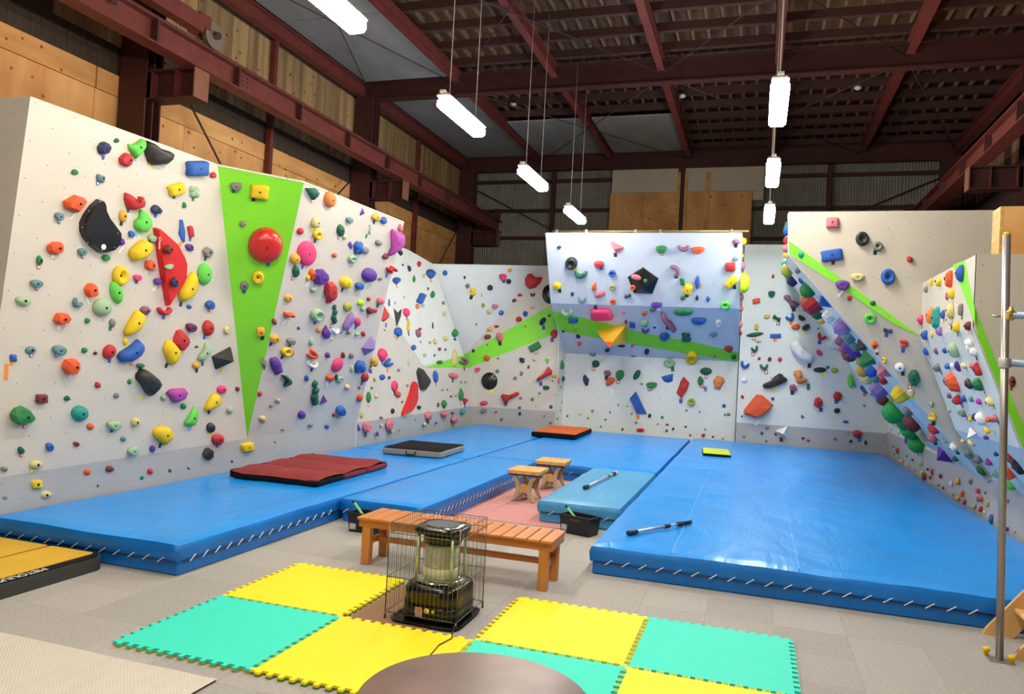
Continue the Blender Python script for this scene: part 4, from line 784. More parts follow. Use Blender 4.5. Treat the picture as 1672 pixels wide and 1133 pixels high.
# the hanging pyramid: four plywood faces
apx = ony(993.7, 566.4, 13.2)
base = [PYR['org']+PYR['ex']*x+PYR['ey']*y for x, y, z in PYR['vs'][:4]]
q3 = P('GU', (972.5, 539), (1023.7, 529.4), (1022.7, 560))
t = tag(MB().add(q3+[apx], [(0, 1, 3), (1, 2, 3), (2, 0, 3), (0, 2, 1)]).build('wall_volume', plymat('pyramid_plywood', (236, 186, 40), (206, 150, 30), (1, 1, 1), .5, False), origin=q3[0]), 'yellow plywood pyramid volume hanging from the shaded underside', 'wall volume')
tri = [apx*.98+q3[0]*.02, apx*.72+q3[0]*.28, apx*.8+(q3[1]*.2)]
nn = (q3[1]-q3[0]).cross(apx-q3[0]).normalized(); nn = -nn if nn.dot(CAM-apx) < 0 else nn
MB().prism([p+nn*.004 for p in tri], nn*.006).build('red_corner_sticker', mat('sticker_red', (230, 56, 38), .5), t, origin=t.location)
# route tape: little coloured strips stuck below the holds
TAPE = dict(g='rw', e='rw', c='bw', o='w', O='w', b='o', n='b', l='c', y='k', r='b', p='w', u='f', h='k', x='f', i='g', k='b', s='k', a='g', m='b', w='k', t='c', z='k', d='o')
TC = {'r': (206, 70, 70), 'b': (60, 90, 170), 'w': (238, 236, 228), 'o': (236, 140, 40), 'c': (90, 190, 216), 'k': (40, 40, 40), 'f': (232, 226, 60), 'g': (40, 110, 84)}
tm = sorted(TC); b = MB(); fm = []
for H in ind+rest[:60]:
    if H['wall'] in ('IS', 'IL', 'GR', 'AK', 'GP', 'K', 'JB') or H['name'] or H['col'] not in TAPE or random.random() < .22: continue
    px_ = H['mpp']; ww = 5.4*px_; hh = 7.2*px_; yb = -.5*H['h']*px_-hh*.35; x0 = random.uniform(-.3, .3)*H['w']*px_
    ang = random.uniform(-.15, .15)
    if TAPE[H['col']][0] == 'w' and random.random() < .5: hh *= 1.9; ww *= .6; ang = random.choice((-.6, .6)); yb -= hh*.25
    for k, c in enumerate(TAPE[H['col']]):
        s = 1-.45*k; cs, sn = math.cos(ang), math.sin(ang)
        pts = [(x0+(x*ww*s)*cs-(y*hh*s)*sn, yb+(x*ww*s)*sn+(y*hh*s)*cs) for x, y in ((-.5, -.5), (.5, -.5), (.5, .5), (-.5, .5))]
        z0, z1 = .0015, .004+.002*k
        vs = [H['org']+H['ex']*x+H['ey']*y+H['n']*z for z in (z0, z1) for x, y in pts]
        b.add(vs, [(4, 5, 6, 7), (0, 1, 5, 4), (1, 2, 6, 5), (2, 3, 7, 6), (3, 0, 4, 7)]); fm += [tm.index(c)]*5
me = new_mesh('route_tape', b.v, b.f)
for c in tm: me.materials.append(mat('tape_'+c, TC[c], .6))
me.polygons.foreach_set('material_index', fm)
tag(link('route_tape', me), 'small coloured route tape strips stuck beside the holds on the climbing walls', 'tape', kind='stuff')
# orange tape strip on the near edge of the long wall
pp = P('A', (8, 594), (14, 594), (12, 620), (6, 620)); n = W['A']['n']
tag(MB().prism([p+n*.001 for p in pp], n*.003).build('tape_strip', mat('tape_o', TC['o'], .6), origin=pp[0]), 'vertical orange tape strip on the edge of the long white wall', 'tape')
# ================================================================ BLUE LANDING MATS
from mathutils import noise as mn
def vinyl(name, rgb, rough=.3):
    m = mat(name, rgb, rough, noise=.14, nscale=1.1, spec=.5, detail=5); nt = m.node_tree; b = nt.nodes['Principled BSDF']; L = nt.links
    tc = nt.nodes.new('ShaderNodeTexCoord'); mp = nt.nodes.new('ShaderNodeMapping'); mp.inputs['Scale'].default_value = (1.7, .5, 1); mp.inputs['Rotation'].default_value = (0, 0, .5); L.new(tc.outputs['Object'], mp.inputs[0])
    n = nt.nodes.new('ShaderNodeTexNoise'); n.inputs['Scale'].default_value = 2.2; n.inputs['Detail'].default_value = 4; n.inputs['Distortion'].default_value = .9; L.new(mp.outputs[0], n.inputs['Vector'])
    bp = nt.nodes.new('ShaderNodeBump'); bp.inputs['Strength'].default_value = .35; bp.inputs['Distance'].default_value = .05; L.new(n.outputs[0], bp.inputs['Height']); L.new(bp.outputs[0], b.inputs['Normal'])
    return m
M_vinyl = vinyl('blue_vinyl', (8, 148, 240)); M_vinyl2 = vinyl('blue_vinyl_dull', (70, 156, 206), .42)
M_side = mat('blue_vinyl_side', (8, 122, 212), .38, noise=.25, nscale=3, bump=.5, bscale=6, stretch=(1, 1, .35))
M_lace = mat('lace_white', (230, 232, 232), .7)
MH = .27
STITCH = {}
def tarp_mat(x0, x1, y0, y1, edges, label, m=M_vinyl, pitch=.15, res=.085, wr=.008):
    t = thing('landing_mat', ((x0+x1)/2, (y0+y1)/2, 0), label, 'crash mat', 'blue landing mats'); o = t.location
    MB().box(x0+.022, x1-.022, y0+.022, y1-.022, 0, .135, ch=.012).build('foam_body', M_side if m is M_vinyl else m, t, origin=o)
    nx, ny = max(4, int((x1-x0)/res)), max(4, int((y1-y0)/res)); vs = []; fs = []
    for j in range(ny+1):
        for i in range(nx+1):
            x = x0+(x1-x0)*i/nx; y = y0+(y1-y0)*j/ny; e = min(i, nx-i, j, ny-j)
            ed_ = min(x-x0, x1-x, y-y0, y1-y); rg = max(0., .14-abs(mn.noise(V((x*1.3+.6*y, y*.55-.5*x, 2)))))/.14
            z = MH-.004+wr*(mn.noise(V((x*1.6, y*.8, 3)))+.5*mn.noise(V((x*4.1, y*2.3, 9))))+.8*wr*rg*rg*min(1, ed_*4)-(.016 if e == 0 else 0)
            if e == 0: x = x0+.012 if i == 0 else (x1-.012 if i == nx else x); y = y0+.012 if j == 0 else (y1-.012 if j == ny else y)
            vs.append((x, y, z))
    for j in range(ny):
        for i in range(nx): k = j*(nx+1)+i; fs.append((k, k+1, k+nx+2, k+nx+1))
    cb = MB(); cb.add(vs, fs, True); cb.build('cover_top', m, t, origin=o)
    # skirt of the cover, gently puckered, hanging to the lacing line
    ring = [(i, 0) for i in range(nx)]+[(nx, j) for j in range(ny)]+[(nx-i, ny) for i in range(nx)]+[(0, ny-j) for j in range(ny)]
    vs = []; n = len(ring)
    for (i, j) in ring:
        x = x0+(x1-x0)*i/nx; y = y0+(y1-y0)*j/ny; pk = .006*mn.noise(V((x*9, y*9, 1)))
        cx_, cy_ = (x0+x1)/2, (y0+y1)/2
        sx = -1 if i == 0 else (1 if i == nx else 0); sy = -1 if j == 0 else (1 if j == ny else 0)
        z = MH-.02+wr*(mn.noise(V((x*1.6, y*.8, 3)))+.5*mn.noise(V((x*4.1, y*2.3, 9))))
        vs += [(x-sx*.012, y-sy*.012, z), (x+sx*pk, y+sy*pk, MH-.05), (x+sx*(.004-pk), y+sy*(.004-pk), .19), (x-sx*.004, y-sy*.004, .118+.006*mn.noise(V((x*3, y*3, 5))))]
    fs = [(4*k+a, 4*k+a+1, 4*((k+1) % n)+a+1, 4*((k+1) % n)+a) for k in range(n) for a in range(3)]
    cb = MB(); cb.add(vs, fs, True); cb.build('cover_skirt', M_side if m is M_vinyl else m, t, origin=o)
    for ed, lo, hi in edges:
        zz = .122; pp = {'f': ((lo, y0-.004, zz), (hi, y0-.004, zz)), 'b': ((lo, y1+.004, zz), (hi, y1+.004, zz)), 'r': ((x1+.004, lo, zz), (x1+.004, hi, zz)), 'l': ((x0-.004, lo, zz), (x0-.004, hi, zz))}[ed]
        lc = MB().tube(*pp, .0045, 5).build('lacing_cord', mat('cord_navy', (20, 44, 84), .7), t, origin=o)
        k = int((hi-lo)/pitch)
        for q in range(k):
            s = lo+(q+.5)*pitch+((hi-lo)-k*pitch)/2; d = .032; h = .022
            key = ed in 'fb'
            if key not in STITCH: STITCH[key] = new_mesh('lace_stitch', *(lambda b: (b.v, b.f))(MB().tube((-d, 0, -h) if key else (0, -d, -h), (d, 0, h) if key else (0, d, h), .0042, 5))); STITCH[key].materials.append(M_lace)
            link('lace_stitch', STITCH[key], None, lc, V({'f': (s, y0-.008, .125), 'b': (s, y1+.008, .125), 'r': (x1+.008, s, .125), 'l': (x0-.008, s, .125)}[ed])-o)
    return t
tarp_mat(-2.7, -.64, 1.26, 7.6, [('f', -2.6, -.66), ('r', 1.3, 3.64)], 'long blue vinyl mat under the green wedge wall, white lacing at its free corner')
tarp_mat(-2.75, -.645, 7.63, 13.75, [], 'blue vinyl mat in the corner beneath the red blade volume')
tarp_mat(-.615, .38, 3.69, 8.02, [('f', -.6, .36), ('r', 3.72, 7.95)], 'narrow blue laced mat beside the pink carpet strip and bench', pitch=.12)
tarp_mat(-.615, 2.3, 8.05, 14.32, [('f', .42, 1.28)], 'blue vinyl mat below the overhang with the orange pad on it', pitch=.2)
tarp_mat(1.32, 2.3, 4.86, 8.02, [('f', 1.35, 2.28), ('l', 4.9, 7.95)], 'short dull blue laced mat behind the black bin with a brush stick on it', M_vinyl2, pitch=.16)
tarp_mat(2.34, 6.4, 3.0, 14.55, [('f', 2.38, 5.5)], 'widest blue vinyl mat beside the steel pole with a white laced front edge', wr=.016)
for xx in (3.06, 4.1):
    tw = [o for o in bpy.data.objects if o.get('label', '').startswith('widest blue')][0]
    vs = []; N = 120
    for k in range(N+1):
        y = 3.05+(14.4-3.05)*k/N
        for x in (xx-.007, xx+.007):
            vs.append((x-tw.location.x, y-tw.location.y, MH+.001+.016*(mn.noise(V((x*1.6, y*.8, 3)))+.5*mn.noise(V((x*4.1, y*2.3, 9))))+.0128*(max(0., .14-abs(mn.noise(V((x*1.3+.6*y, y*.55-.5*x, 2)))))/.14)**2))
    link('weld_seam', new_mesh('weld_seam', vs, [(2*k, 2*k+1, 2*k+3, 2*k+2) for k in range(N)], True), mat('weld_seam', (70, 170, 246), .35), tw)
# ================================================================ PUZZLE FLOOR MATS
M_py = mat('foam_yellow', (255, 224, 10), .6, noise=.03, bump=.015, bscale=90); M_pg = mat('foam_mint', (48, 220, 192), .6, noise=.03, bump=.015, bscale=90); M_pu = mat('foam_underside', (176, 160, 44), .7); M_pu2 = mat('foam_underside_green', (84, 128, 58), .7)
NT = 13
def tooth(t, s):  # same toothed line for both neighbours of an edge
    return s if int(t) % 2 == 0 else -s
def puzzle_outline(d=.018):
    pts = []
    def edge(f):
        for k in range(2*NT):
            a, b_ = k/(2*NT), (k+1)/(2*NT); s = d if k % 2 == 0 else -d
            if k in (0, 2*NT-1): s = 0
            g = .006 if s > 0 else -.006
            pts.extend([f(a+(-g/2 if s else 0), s), f(b_+(g/2 if s else 0), s)])
    edge(lambda t, s: (t, s)); edge(lambda t, s: (1+s, t)); edge(lambda t, s: (1-t, 1+s)); edge(lambda t, s: (s, 1-t))
    out = []
    for p in pts:
        if not out or (abs(p[0]-out[-1][0])+abs(p[1]-out[-1][1])) > 1e-5: out.append(p)
    return out
PO = puzzle_outline()
def puzzle_layers(top, bot):
    def lay(z0, z1, m, nm):
        me = new_mesh(nm, [(x, y, z0) for x, y in PO]+[(x, y, z1) for x, y in PO], [tuple(range(len(PO)-1, -1, -1)), tuple(range(len(PO), 2*len(PO)))]+[(i, (i+1) % len(PO), len(PO)+(i+1) % len(PO), len(PO)+i) for i in range(len(PO))]); me.materials.append(m); return me
    return lay(.013, .026, top, 'top_layer'), lay(0, .0129, bot, 'bottom_layer')
LY, LGm = puzzle_layers(M_py, M_pu2), puzzle_layers(M_pg, M_pu)
for (i, j, c, lb) in [(0, 0, 'g', 'mint puzzle foam tile with two free edges beside the beige rug'), (0, 1, 'y', 'yellow puzzle foam tile between the long blue mat and the heater'), (1, 0, 'y', 'yellow puzzle foam tile directly in front of the heater tray'), (2, 0, 'g', 'mint puzzle foam tile partly under the round table'),
                      (2, 1, 'y', 'yellow puzzle foam tile beside the heater cage and bench leg'), (3, 1, 'g', 'mint puzzle foam tile nearest the widest blue mat and steel pole'), (3, 0, 'y', 'yellow puzzle foam tile beyond the round table, next to two mint ones')]:
    t = thing('puzzle_mat', (i, j, 0), lb, 'floor mat', 'puzzle foam tiles')
    a, b_ = LY if c == 'y' else LGm
    link('top_layer', a, None, t); link('bottom_layer', b_, None, t)
tag(MB().box(1.03, 1.62, 1.04, 1.92, .001, .006).build('cork_sheet', mat('cork_brown', (150, 112, 80), .9, noise=.2, nscale=60)), 'thin brown cork sheet lying under the heater cage', 'floor sheet')
# beige rug
t = thing('rug', (-1.2, -1.2, 0), 'beige herringbone woven rug on the carpet tiles', 'rug')
vs = []; fs = []; nx, ny = 40, 24
for j in range(ny+1):
    for i in range(nx+1):
        x = -3.0+(3.9)*i/nx; y = -2.6+2.45*j/ny
        z = .008+.004*mn.noise(V((x*2, y*2, 4)))
        if i == nx: z += .006
        vs.append((x+(.01*mn.noise(V((y*3, 0, 1))) if i == nx else 0), y+(.012*mn.noise(V((x*3, 0, 2))) if j == ny else 0), z))
for j in range(ny):
    for i in range(nx): k = j*(nx+1)+i; fs.append((k, k+1, k+nx+2, k+nx+1))
me = MB(); me.add(vs, fs, True)
m = mat('rug_weave', (204, 196, 180), .95, noise=.05, nscale=3, spec=.1); nt = m.node_tree; L = nt.links
tc = nt.nodes.new('ShaderNodeTexCoord'); wv = nt.nodes.new('ShaderNodeTexWave'); wv.wave_type = 'BANDS'; wv.bands_direction = 'DIAGONAL'; wv.inputs['Scale'].default_value = 26; L.new(tc.outputs['Object'], wv.inputs['Vector'])
wv2 = nt.nodes.new('ShaderNodeTexWave'); wv2.bands_direction = 'X'; wv2.inputs['Scale'].default_value = 2.4; wv2.wave_profile = 'TRI'; L.new(tc.outputs['Object'], wv2.inputs['Vector'])
mu = nt.nodes.new('ShaderNodeMath'); mu.operation = 'MULTIPLY'; L.new(wv.outputs['Fac'], mu.inputs[0]); L.new(wv2.outputs['Fac'], mu.inputs[1])
bp = nt.nodes.new('ShaderNodeBump'); bp.inputs['Strength'].default_value = .35; bp.inputs['Distance'].default_value = .008; L.new(mu.outputs[0], bp.inputs['Height']); L.new(bp.outputs[0], nt.nodes['Principled BSDF'].inputs['Normal'])
me.build('weave', m, t, origin=t.location)
MB().box(.87, .895, -2.6, -.16, .001, .012).build('bound_edge', mat('rug_binding', (58, 50, 44), .9), t, origin=t.location)
# round table
t = thing('round_table', (2.58, -.59, 0), 'low round brown table with a scuffed glossy top', 'table')
m = mat('table_top_brown', (120, 88, 74), .3, noise=.5, nscale=3.5, rgb2=(84, 60, 50), bump=.05, bscale=8, detail=8)
MB().lathe([(.495, .365), (.512, .375), (.512, .395), (.503, .402)], 64).build('table_top', m, t)
for a in range(4): MB().tube((.32*math.cos(a*1.571+.78), .32*math.sin(a*1.571+.78), 0), (.3*math.cos(a*1.571+.78), .3*math.sin(a*1.571+.78), .366), .022, 10).build('leg', mat('table_leg', (60, 44, 36), .5), t)
# ================================================================ BENCH
M_bench = plymat('bench_pine', (216, 140, 66), (184, 106, 42), (6, 1, 6), .45, False); M_bench2 = plymat('bench_pine_rail', (208, 132, 60), (174, 100, 40), (1, 6, 6), .45, False)
t = thing('slatted_bench', (1.28, 2.5, 0), 'orange stained slatted wooden bench behind the caged heater', 'bench')
bx0, bx1 = -.9, .9; n = 16; pt = (bx1-bx0)/n
me = None
for k in range(n):
    if me is None: o = MB().box(-pt/2+.006, pt/2-.006, -.235, .235, .398, .42, ch=.004).build('slat', M_bench, t); me = o.data
    else: o = link('slat', me, None, t)
    o.location = (bx0+pt*(k+.5), 0, 0)
for yy in (-.2, .17): MB().box(bx0+.01, bx1-.01, yy, yy+.03, .33, .397, ch=.003).build('apron', M_bench2, t)
for xx in (bx0+.01, bx1-.04): MB().box(xx, xx+.03, -.17, .17, .33, .397, ch=.003).build('end_apron', M_bench, t)
for xx in (bx0+.045, bx1-.125):
    for yy in (-.2, .13): MB().box(xx, xx+.08, yy, yy+.07, 0, .33, ch=.004).build('leg', mat('bench_leg_pine', (210, 136, 62), .45, noise=.2, nscale=6, stretch=(4, 4, .5)), t)
    MB().box(xx+.02, xx+.055, -.13, .13, .17, .22).build('side_stretcher', M_bench, t)
MB().box(bx0+.1, bx1-.1, -.02, .015, .17, .22, ch=.003).build('stretcher', M_bench2, t)
# ================================================================ HEATER, TRAY, CAGE, CORD
t = thing('drip_tray', (1.57, 1.36, 0), 'shallow black tray under the round kerosene heater', 'tray')
M_blk = mat('gloss_black', (18, 18, 18), .2); M_tank = mat('tank_black_green', (36, 40, 26), .18, noise=.15); M_chrome = mat('chrome', (205, 208, 200), .15, metal=1.); M_burn = mat('burner_mesh', (206, 200, 168), .4, metal=.15)
MB().lathe([(.25, .001), (.262, .022), (.266, .026), (.258, .026), (.245, .008)], 48, sq=.9).build('pan', M_blk, t)
t = thing('kerosene_heater', (1.57, 1.4, .01), 'round black kerosene heater with a wire mesh burner and flat lid', 'heater')
MB().lathe([(.205, .002), (.215, .02), (.215, .1), (.21, .105)], 48, sq=.55).build('tank', M_tank, t)
MB().lathe([(.212, .105), (.216, .115), (.214, .215), (.195, .245), (.15, .252)], 48, sq=.45).build('body_shell', M_blk, t)
cp = MB().box(-.13, .09, -.225, -.19, .12, .21, ch=.008).build('control_panel', mat('dark_panel', (8, 8, 9), .12), t)
MB().tube((0, -.21, .085), (0, -.226, .085), .02, 14).tube((.05, -.21, .085), (.05, -.226, .085), .012, 12).build('control_knob', M_chrome, cp)
MB().box(-.09, -.035, -.222, -.216, .03, .1).build('warning_label', mat('label_cream', (226, 206, 180), .6, noise=.6, nscale=40, rgb2=(190, 60, 40)), t)
MB().lathe([(.15, .252), (.19, .258), (.19, .264), (.13, .28)], 40).build('reflector_dish', M_chrome, t)
MB().lathe([(.135, .28), (.135, .345), (.13, .35)], 36).build('burner_base', M_burn, t)
g = MB()
for k in range(16):
    z = .352+k*.0105; g.lathe([(.122, z), (.1255, z+.003), (.122, z+.006)], 36)
for k in range(36): a = 2*math.pi*k/36; g.tube((.121*math.cos(a), .121*math.sin(a), .345), (.121*math.cos(a), .121*math.sin(a), .525), .0022, 4)
g = g.build('burner_grille', M_burn, t)
MB().lathe([(.095, .345), (.095, .52)], 24).build('burner_core', mat('burner_core', (120, 114, 92), .5), g)
MB().lathe([(.14, .525), (.14, .59), (.13, .595)], 32).build('burner_cap', mat('burner_cap_black', (20, 20, 18), .4), t)
ld = MB().lathe([(.165, .598), (.178, .606), (.178, .632), (.165, .646), (.02, .648)], 48, sq=.5).build('lid', M_blk, t)
MB().lathe([(.12, .649), (.12, .651)], 40).build('lid_plate', mat('lid_plate_steel', (120, 122, 116), .2, metal=.8), ld)
for a in range(4):
    q = a*math.pi/2+math.pi/4; MB().tube((.185*math.cos(q), .185*math.sin(q), .25), (.185*math.cos(q), .185*math.sin(q), .61), .012, 10).build('post', mat('post_steel', (190, 200, 168), .25, metal=.5), t)
t = thing('wire_guard', (1.53, 1.43, 0), 'open chromed wire guard standing round the kerosene heater', 'heater guard')
M_wire = mat('guard_wire', (120, 118, 104), .35, metal=.9)
gx, gy, gh = .27, .27, .68
GWIRE = new_mesh('guard_wire', *(lambda b: (b.v, b.f))(MB().tube((0, 0, .045), (0, 0, gh), .0016, 4))); GWIRE.materials.append(M_wire)
corners = [(-gx, -gy), (gx, -gy), (gx, gy), (-gx, gy)]
for k in range(4):
    a, b_ = V((*corners[k], 0)), V((*corners[(k+1) % 4], 0))
    for i in range(1, 16): p = a.lerp(b_, i/16); link('guard_wire', GWIRE, None, t, (p.x, p.y, 0))
    for z in (.05, .3, .61, gh): MB().tube((a.x, a.y, z), (b_.x, b_.y, z), .003, 5).build('guard_rail', M_wire, t)
    MB().tube((a.x, a.y, .0), (a.x, a.y, gh+.005), .0045, 6).tube((a.x, a.y, 0), (a.x, a.y, .05), .009, 8).build('corner_post', M_wire, t)
t = thing('power_cord', (1.82, 1.1, .03), 'thin black power cord trailing from the heater tray across the yellow foam', 'cord')
pts = [(1.79, 1.18, .05), (1.8, 1.12, .035), (1.83, 1.03, .03), (1.86, .95, .03), (1.83, .8, .03), (1.85, .6, .03), (1.93, .4, .03), (2.02, .2, .03), (2.1, 0, .03), (2.2, -.15, .03)]
MB().path(pts, .004, 6).build('cable', M_blk, t, origin=t.location)
# ================================================================ STOOLS
M_stop = plymat('stool_pine', (226, 180, 104), (200, 146, 74), (6, 1, 6), .5, False); M_sleg = mat('stool_leg_ply', (190, 170, 132), .6, noise=.15)
def stool(loc, rz, label):
    t = thing('wooden_stool', loc, label, 'stool', 'hourglass-legged wooden stools', rz)
    for k in range(4): MB().box(-.225+.1125*k+.002, -.225+.1125*(k+1)-.002, -.25, .25, .372, .42, ch=.003).build('seat_plank', M_stop, t)
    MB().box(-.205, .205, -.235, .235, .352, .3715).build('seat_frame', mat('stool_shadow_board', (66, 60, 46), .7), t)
    R0 = .26
    for yy in (-.215, .165):
        for sx in (-1, 1):
            ip, op = [], []
            for k in range(11):
                a = -1.0+k*.2; cx_ = sx*(.045+R0+.0)
                ip.append((cx_-sx*R0*math.cos(a*.78), .176+ (R0-.05)*math.sin(a*.78)*1.12)); op.append((cx_-sx*(R0-.06)*math.cos(a*.78), .176+(R0-.05)*math.sin(a*.78)*1.12))
            poly = [(x, yy, max(0, min(.352, z))) for x, z in ip]+[(x, yy, max(0, min(.352, z))) for x, z in reversed(op)]
            MB().prism(poly, (0, .045, 0)).build('curved_leg', M_sleg, t)
        MB().box(-.044, .044, yy+.005, yy+.04, .13, .235).build('spacer_block', M_stop, t)
    MB().box(-.02, .02, -.17, .165, .06, .09).build('stretcher', M_sleg, t)
stool((.82, 6.12, .002), .02, 'wooden stool with curved hourglass legs on pink carpet, closer to the bench')
stool((.88, 7.24, .002), .03, 'wooden stool with curved hourglass legs tucked against the blue mat end')
# ================================================================ BLACK BINS, STICKS
M_bin = mat('bin_black', (22, 22, 30), .45)
def bin_(loc, rz, label, sx=.2, sy=.11, h=.2):
    t = thing('plastic_bin', loc, label, 'bin', None, rz)
    b = MB(); e = .012; w0 = .9
    def ring(s, z): return [(-sx*s, -sy*s, z), (sx*s, -sy*s, z), (sx*s, sy*s, z), (-sx*s, sy*s, z)]
    vs = ring(w0, 0)+ring(1, h)+[(x*.94, y*.9, z) for x, y, z in ring(1, h)]+[(x*.94, y*.9, z+.01) for x, y, z in ring(w0, 0)]
    b.add(vs, [(3, 2, 1, 0)]+[(i+4*k, (i+1) % 4+4*k, (i+1) % 4+4*k+4, i+4*k+4) for k in range(3) for i in range(4)]+[(12, 13, 14, 15)]); b.build('body', M_bin, t)
    MB().box(-sx-.006, sx+.006, -sy-.006, -sy+.004, h-.02, h).box(-sx-.006, sx+.006, sy-.004, sy+.006, h-.02, h).box(-sx-.006, -sx+.004, -sy, sy, h-.02, h).box(sx-.004, sx+.006, -sy, sy, h-.02, h).build('rim', M_bin, t)
    MB().box(-sx*.35, sx*.35, -sy-.001, -sy+.006, h-.06, h-.035).build('handle_slot', mat('slot_dark', (60, 60, 66), .5), t)
    MB().box(-sx*.86, -sx*.5, -sy*.95-.004, -sy*.95+.002, .03, .09).build('paper_label', mat('paper_label', (200, 204, 206), .7, noise=.5, nscale=60), t)
    return t
bin_((1.9, 4.55, 0), -.35, 'black plastic bin with a green stick in it, beside the short dull blue mat')
bin_((-.1, 3.42, 0), 0, 'black plastic bin half hidden behind the end of the bench')
M_gstick = mat('green_stick', (120, 214, 120), .5); M_pole = mat('alu_tube', (206, 214, 222), .3, metal=.7); M_bk = mat('brush_dark', (26, 34, 60), .5)
def stick(name, a, b_, label, cols, cat='brush stick'):
    a, b_ = V(a), V(b_); t = thing(name, tuple(a), label, cat)
    for nm, f0, f1, r, m in cols: MB().tube(a.lerp(b_, f0), a.lerp(b_, f1), r, 10).build(nm, m, t, origin=t.location)
    return t
stick('brush_stick', (1.96, 4.53, .05), (1.74, 4.5, .3), 'light green stick leaning out of the black bin beside the dull blue mat', [('handle', 0, .9, .014, M_gstick), ('tip', .9, 1, .013, M_bk)])
stick('brush_stick', (-.06, 3.4, .05), (-.3, 3.4, .31), 'light green stick leaning out of the black bin behind the bench', [('handle', 0, .9, .014, M_gstick), ('tip', .9, 1, .013, M_bk)])
stick('brush_stick', (1.96, 4.5, .08), (2.1, 4.52, .19), 'pinkish stick end lying inside the black bin by the dull blue mat', [('handle', 0, 1, .014, mat('pink_stick', (206, 150, 130), .5))])
stick('brush_stick', (1.67, 5.79, MH+.028), (1.79, 7.4, MH+.028), 'white hold brush on a pole lying on the short dull blue mat', [('grip', 0, .1, .026, M_bk), ('tube', .1, .72, .017, M_pole), ('joint', .72, .76, .02, M_bk), ('upper_tube', .76, .9, .014, M_pole), ('brush_head', .9, .96, .024, M_bk), ('bristles', .96, 1, .03, M_white)])
stick('brush_stick', (2.6, 3.48, MH+.028), (3.11, 4.36, MH+.028), 'silver hold brush on a pole lying near the front edge of the widest blue mat', [('grip', 0, .13, .024, M_bk), ('tube', .13, .56, .016, M_pole), ('joint', .56, .64, .021, M_bk), ('upper_tube', .64, .78, .013, M_pole), ('clamp', .78, .86, .024, M_bk), ('brush_head', .86, 1, .02, mat('brush_black', (20, 20, 22), .5))])
# ================================================================ CRASH PADS
def soft_box(b, x0, x1, y0, y1, z0, z1, sag=.012, n=8, zf=None):
    vs = []; fs = []
    for j in range(n+1):
        for i in range(n+1):
            x = x0+(x1-x0)*i/n; y = y0+(y1-y0)*j/n; e = min(i, n-i, j, n-j)
            z = z1+sag*mn.noise(V((x*3, y*3, 7)))-(.02 if e == 0 else 0)+(zf(x, y) if zf else 0); vs.append((x, y, z))
    for j in range(n):
        for i in range(n): k = j*(n+1)+i; fs.append((k, k+1, k+n+2, k+n+1))
    b.add(vs, fs, True); return b
def pad_body(x0, x1, y0, y1, z0, z1): return MB().box(x0, x1, y0, y1, z0, z1, ch=.02)
z = MH+.002
M_red = mat('pad_red_cloth', (140, 40, 42), .8, noise=.2, nscale=4, bump=.15, bscale=8); M_pb = mat('pad_black_cloth', (22, 21, 24), .9, noise=.3, nscale=10, bump=.1, spec=.2)
t = thing('crash_pad', (-1.7, 4.95, z), 'dark red three-panel folding crash pad lying on the long blue mat', 'crash pad', rz=.03)
for k, (y0, y1) in enumerate(((-.95, -.3), (-.29, .32), (.33, .95))):
    b = MB(); soft_box(b, -.62, .55, y0, y1, 0, .088, .02, 8, (lambda yy0, yy1: (lambda x, y: .03*math.sin(math.pi*(y-yy0)/(yy1-yy0))+.02*(x < -.5)))(y0, y1)); b.build('pad_top', M_red, t)
    pad_body(-.62, .55, y0, y1, 0, .072).build('pad_side', M_pb if k == 0 else M_red, t)
MB().box(-.645, -.622, -.95, .95, .01, .1, ch=.008).build('black_binding', M_pb, t)
MB().box(-.1, .28, -.66, -.64, .105, .117).box(-.02, .2, -.6, -.585, .108, .118).build('pale_emblem', mat('emblem_grey', (176, 120, 116), .7), t)
t = thing('crash_pad', (-1.47, 7.8, z), 'black topped crash pad with grey sides and a handle on the long blue mat', 'crash pad', rz=.06)
pad_body(-.5, .5, -.6, .6, 0, .1).build('grey_side', mat('pad_grey_cloth', (150, 146, 136), .8, noise=.15), t)
b = MB(); soft_box(b, -.492, .492, -.592, .592, .1, .128, .008); b.build('pad_top', M_pb, t)
MB().path([(-.08, -.612, .08), (-.07, -.64, .03), (.07, -.64, .03), (.08, -.612, .08)], .009, 6).build('carry_handle', M_pb, t)
t = thing('crash_pad', (-.37, 12.75, z), 'orange topped black crash pad lying before the overhang', 'crash pad', rz=.02)
pad_body(-.46, .5, -.95, .9, 0, .1).build('black_side', M_pb, t)
M_or = mat('pad_orange_cloth', (214, 98, 36), .75, noise=.15)
b = MB(); soft_box(b, -.455, .495, -.94, -.02, .1, .124, .006); b.build('pad_top', M_or, t); b = MB(); soft_box(b, -.455, .495, 0, .89, .1, .124, .006); b.build('pad_top', M_or, t)
t = thing('crash_pad', (3.02, 11.5, z), 'small yellow-green starter pad lying on the widest blue mat', 'crash pad', rz=.08)
MB().box(-.26, .26, -.5, .5, 0, .035, ch=.012).build('black_edge', M_pb, t); MB().box(-.25, .25, -.49, .49, .035, .05, ch=.006).build('pad_top', mat('pad_lime_cloth', (196, 208, 44), .7), t)
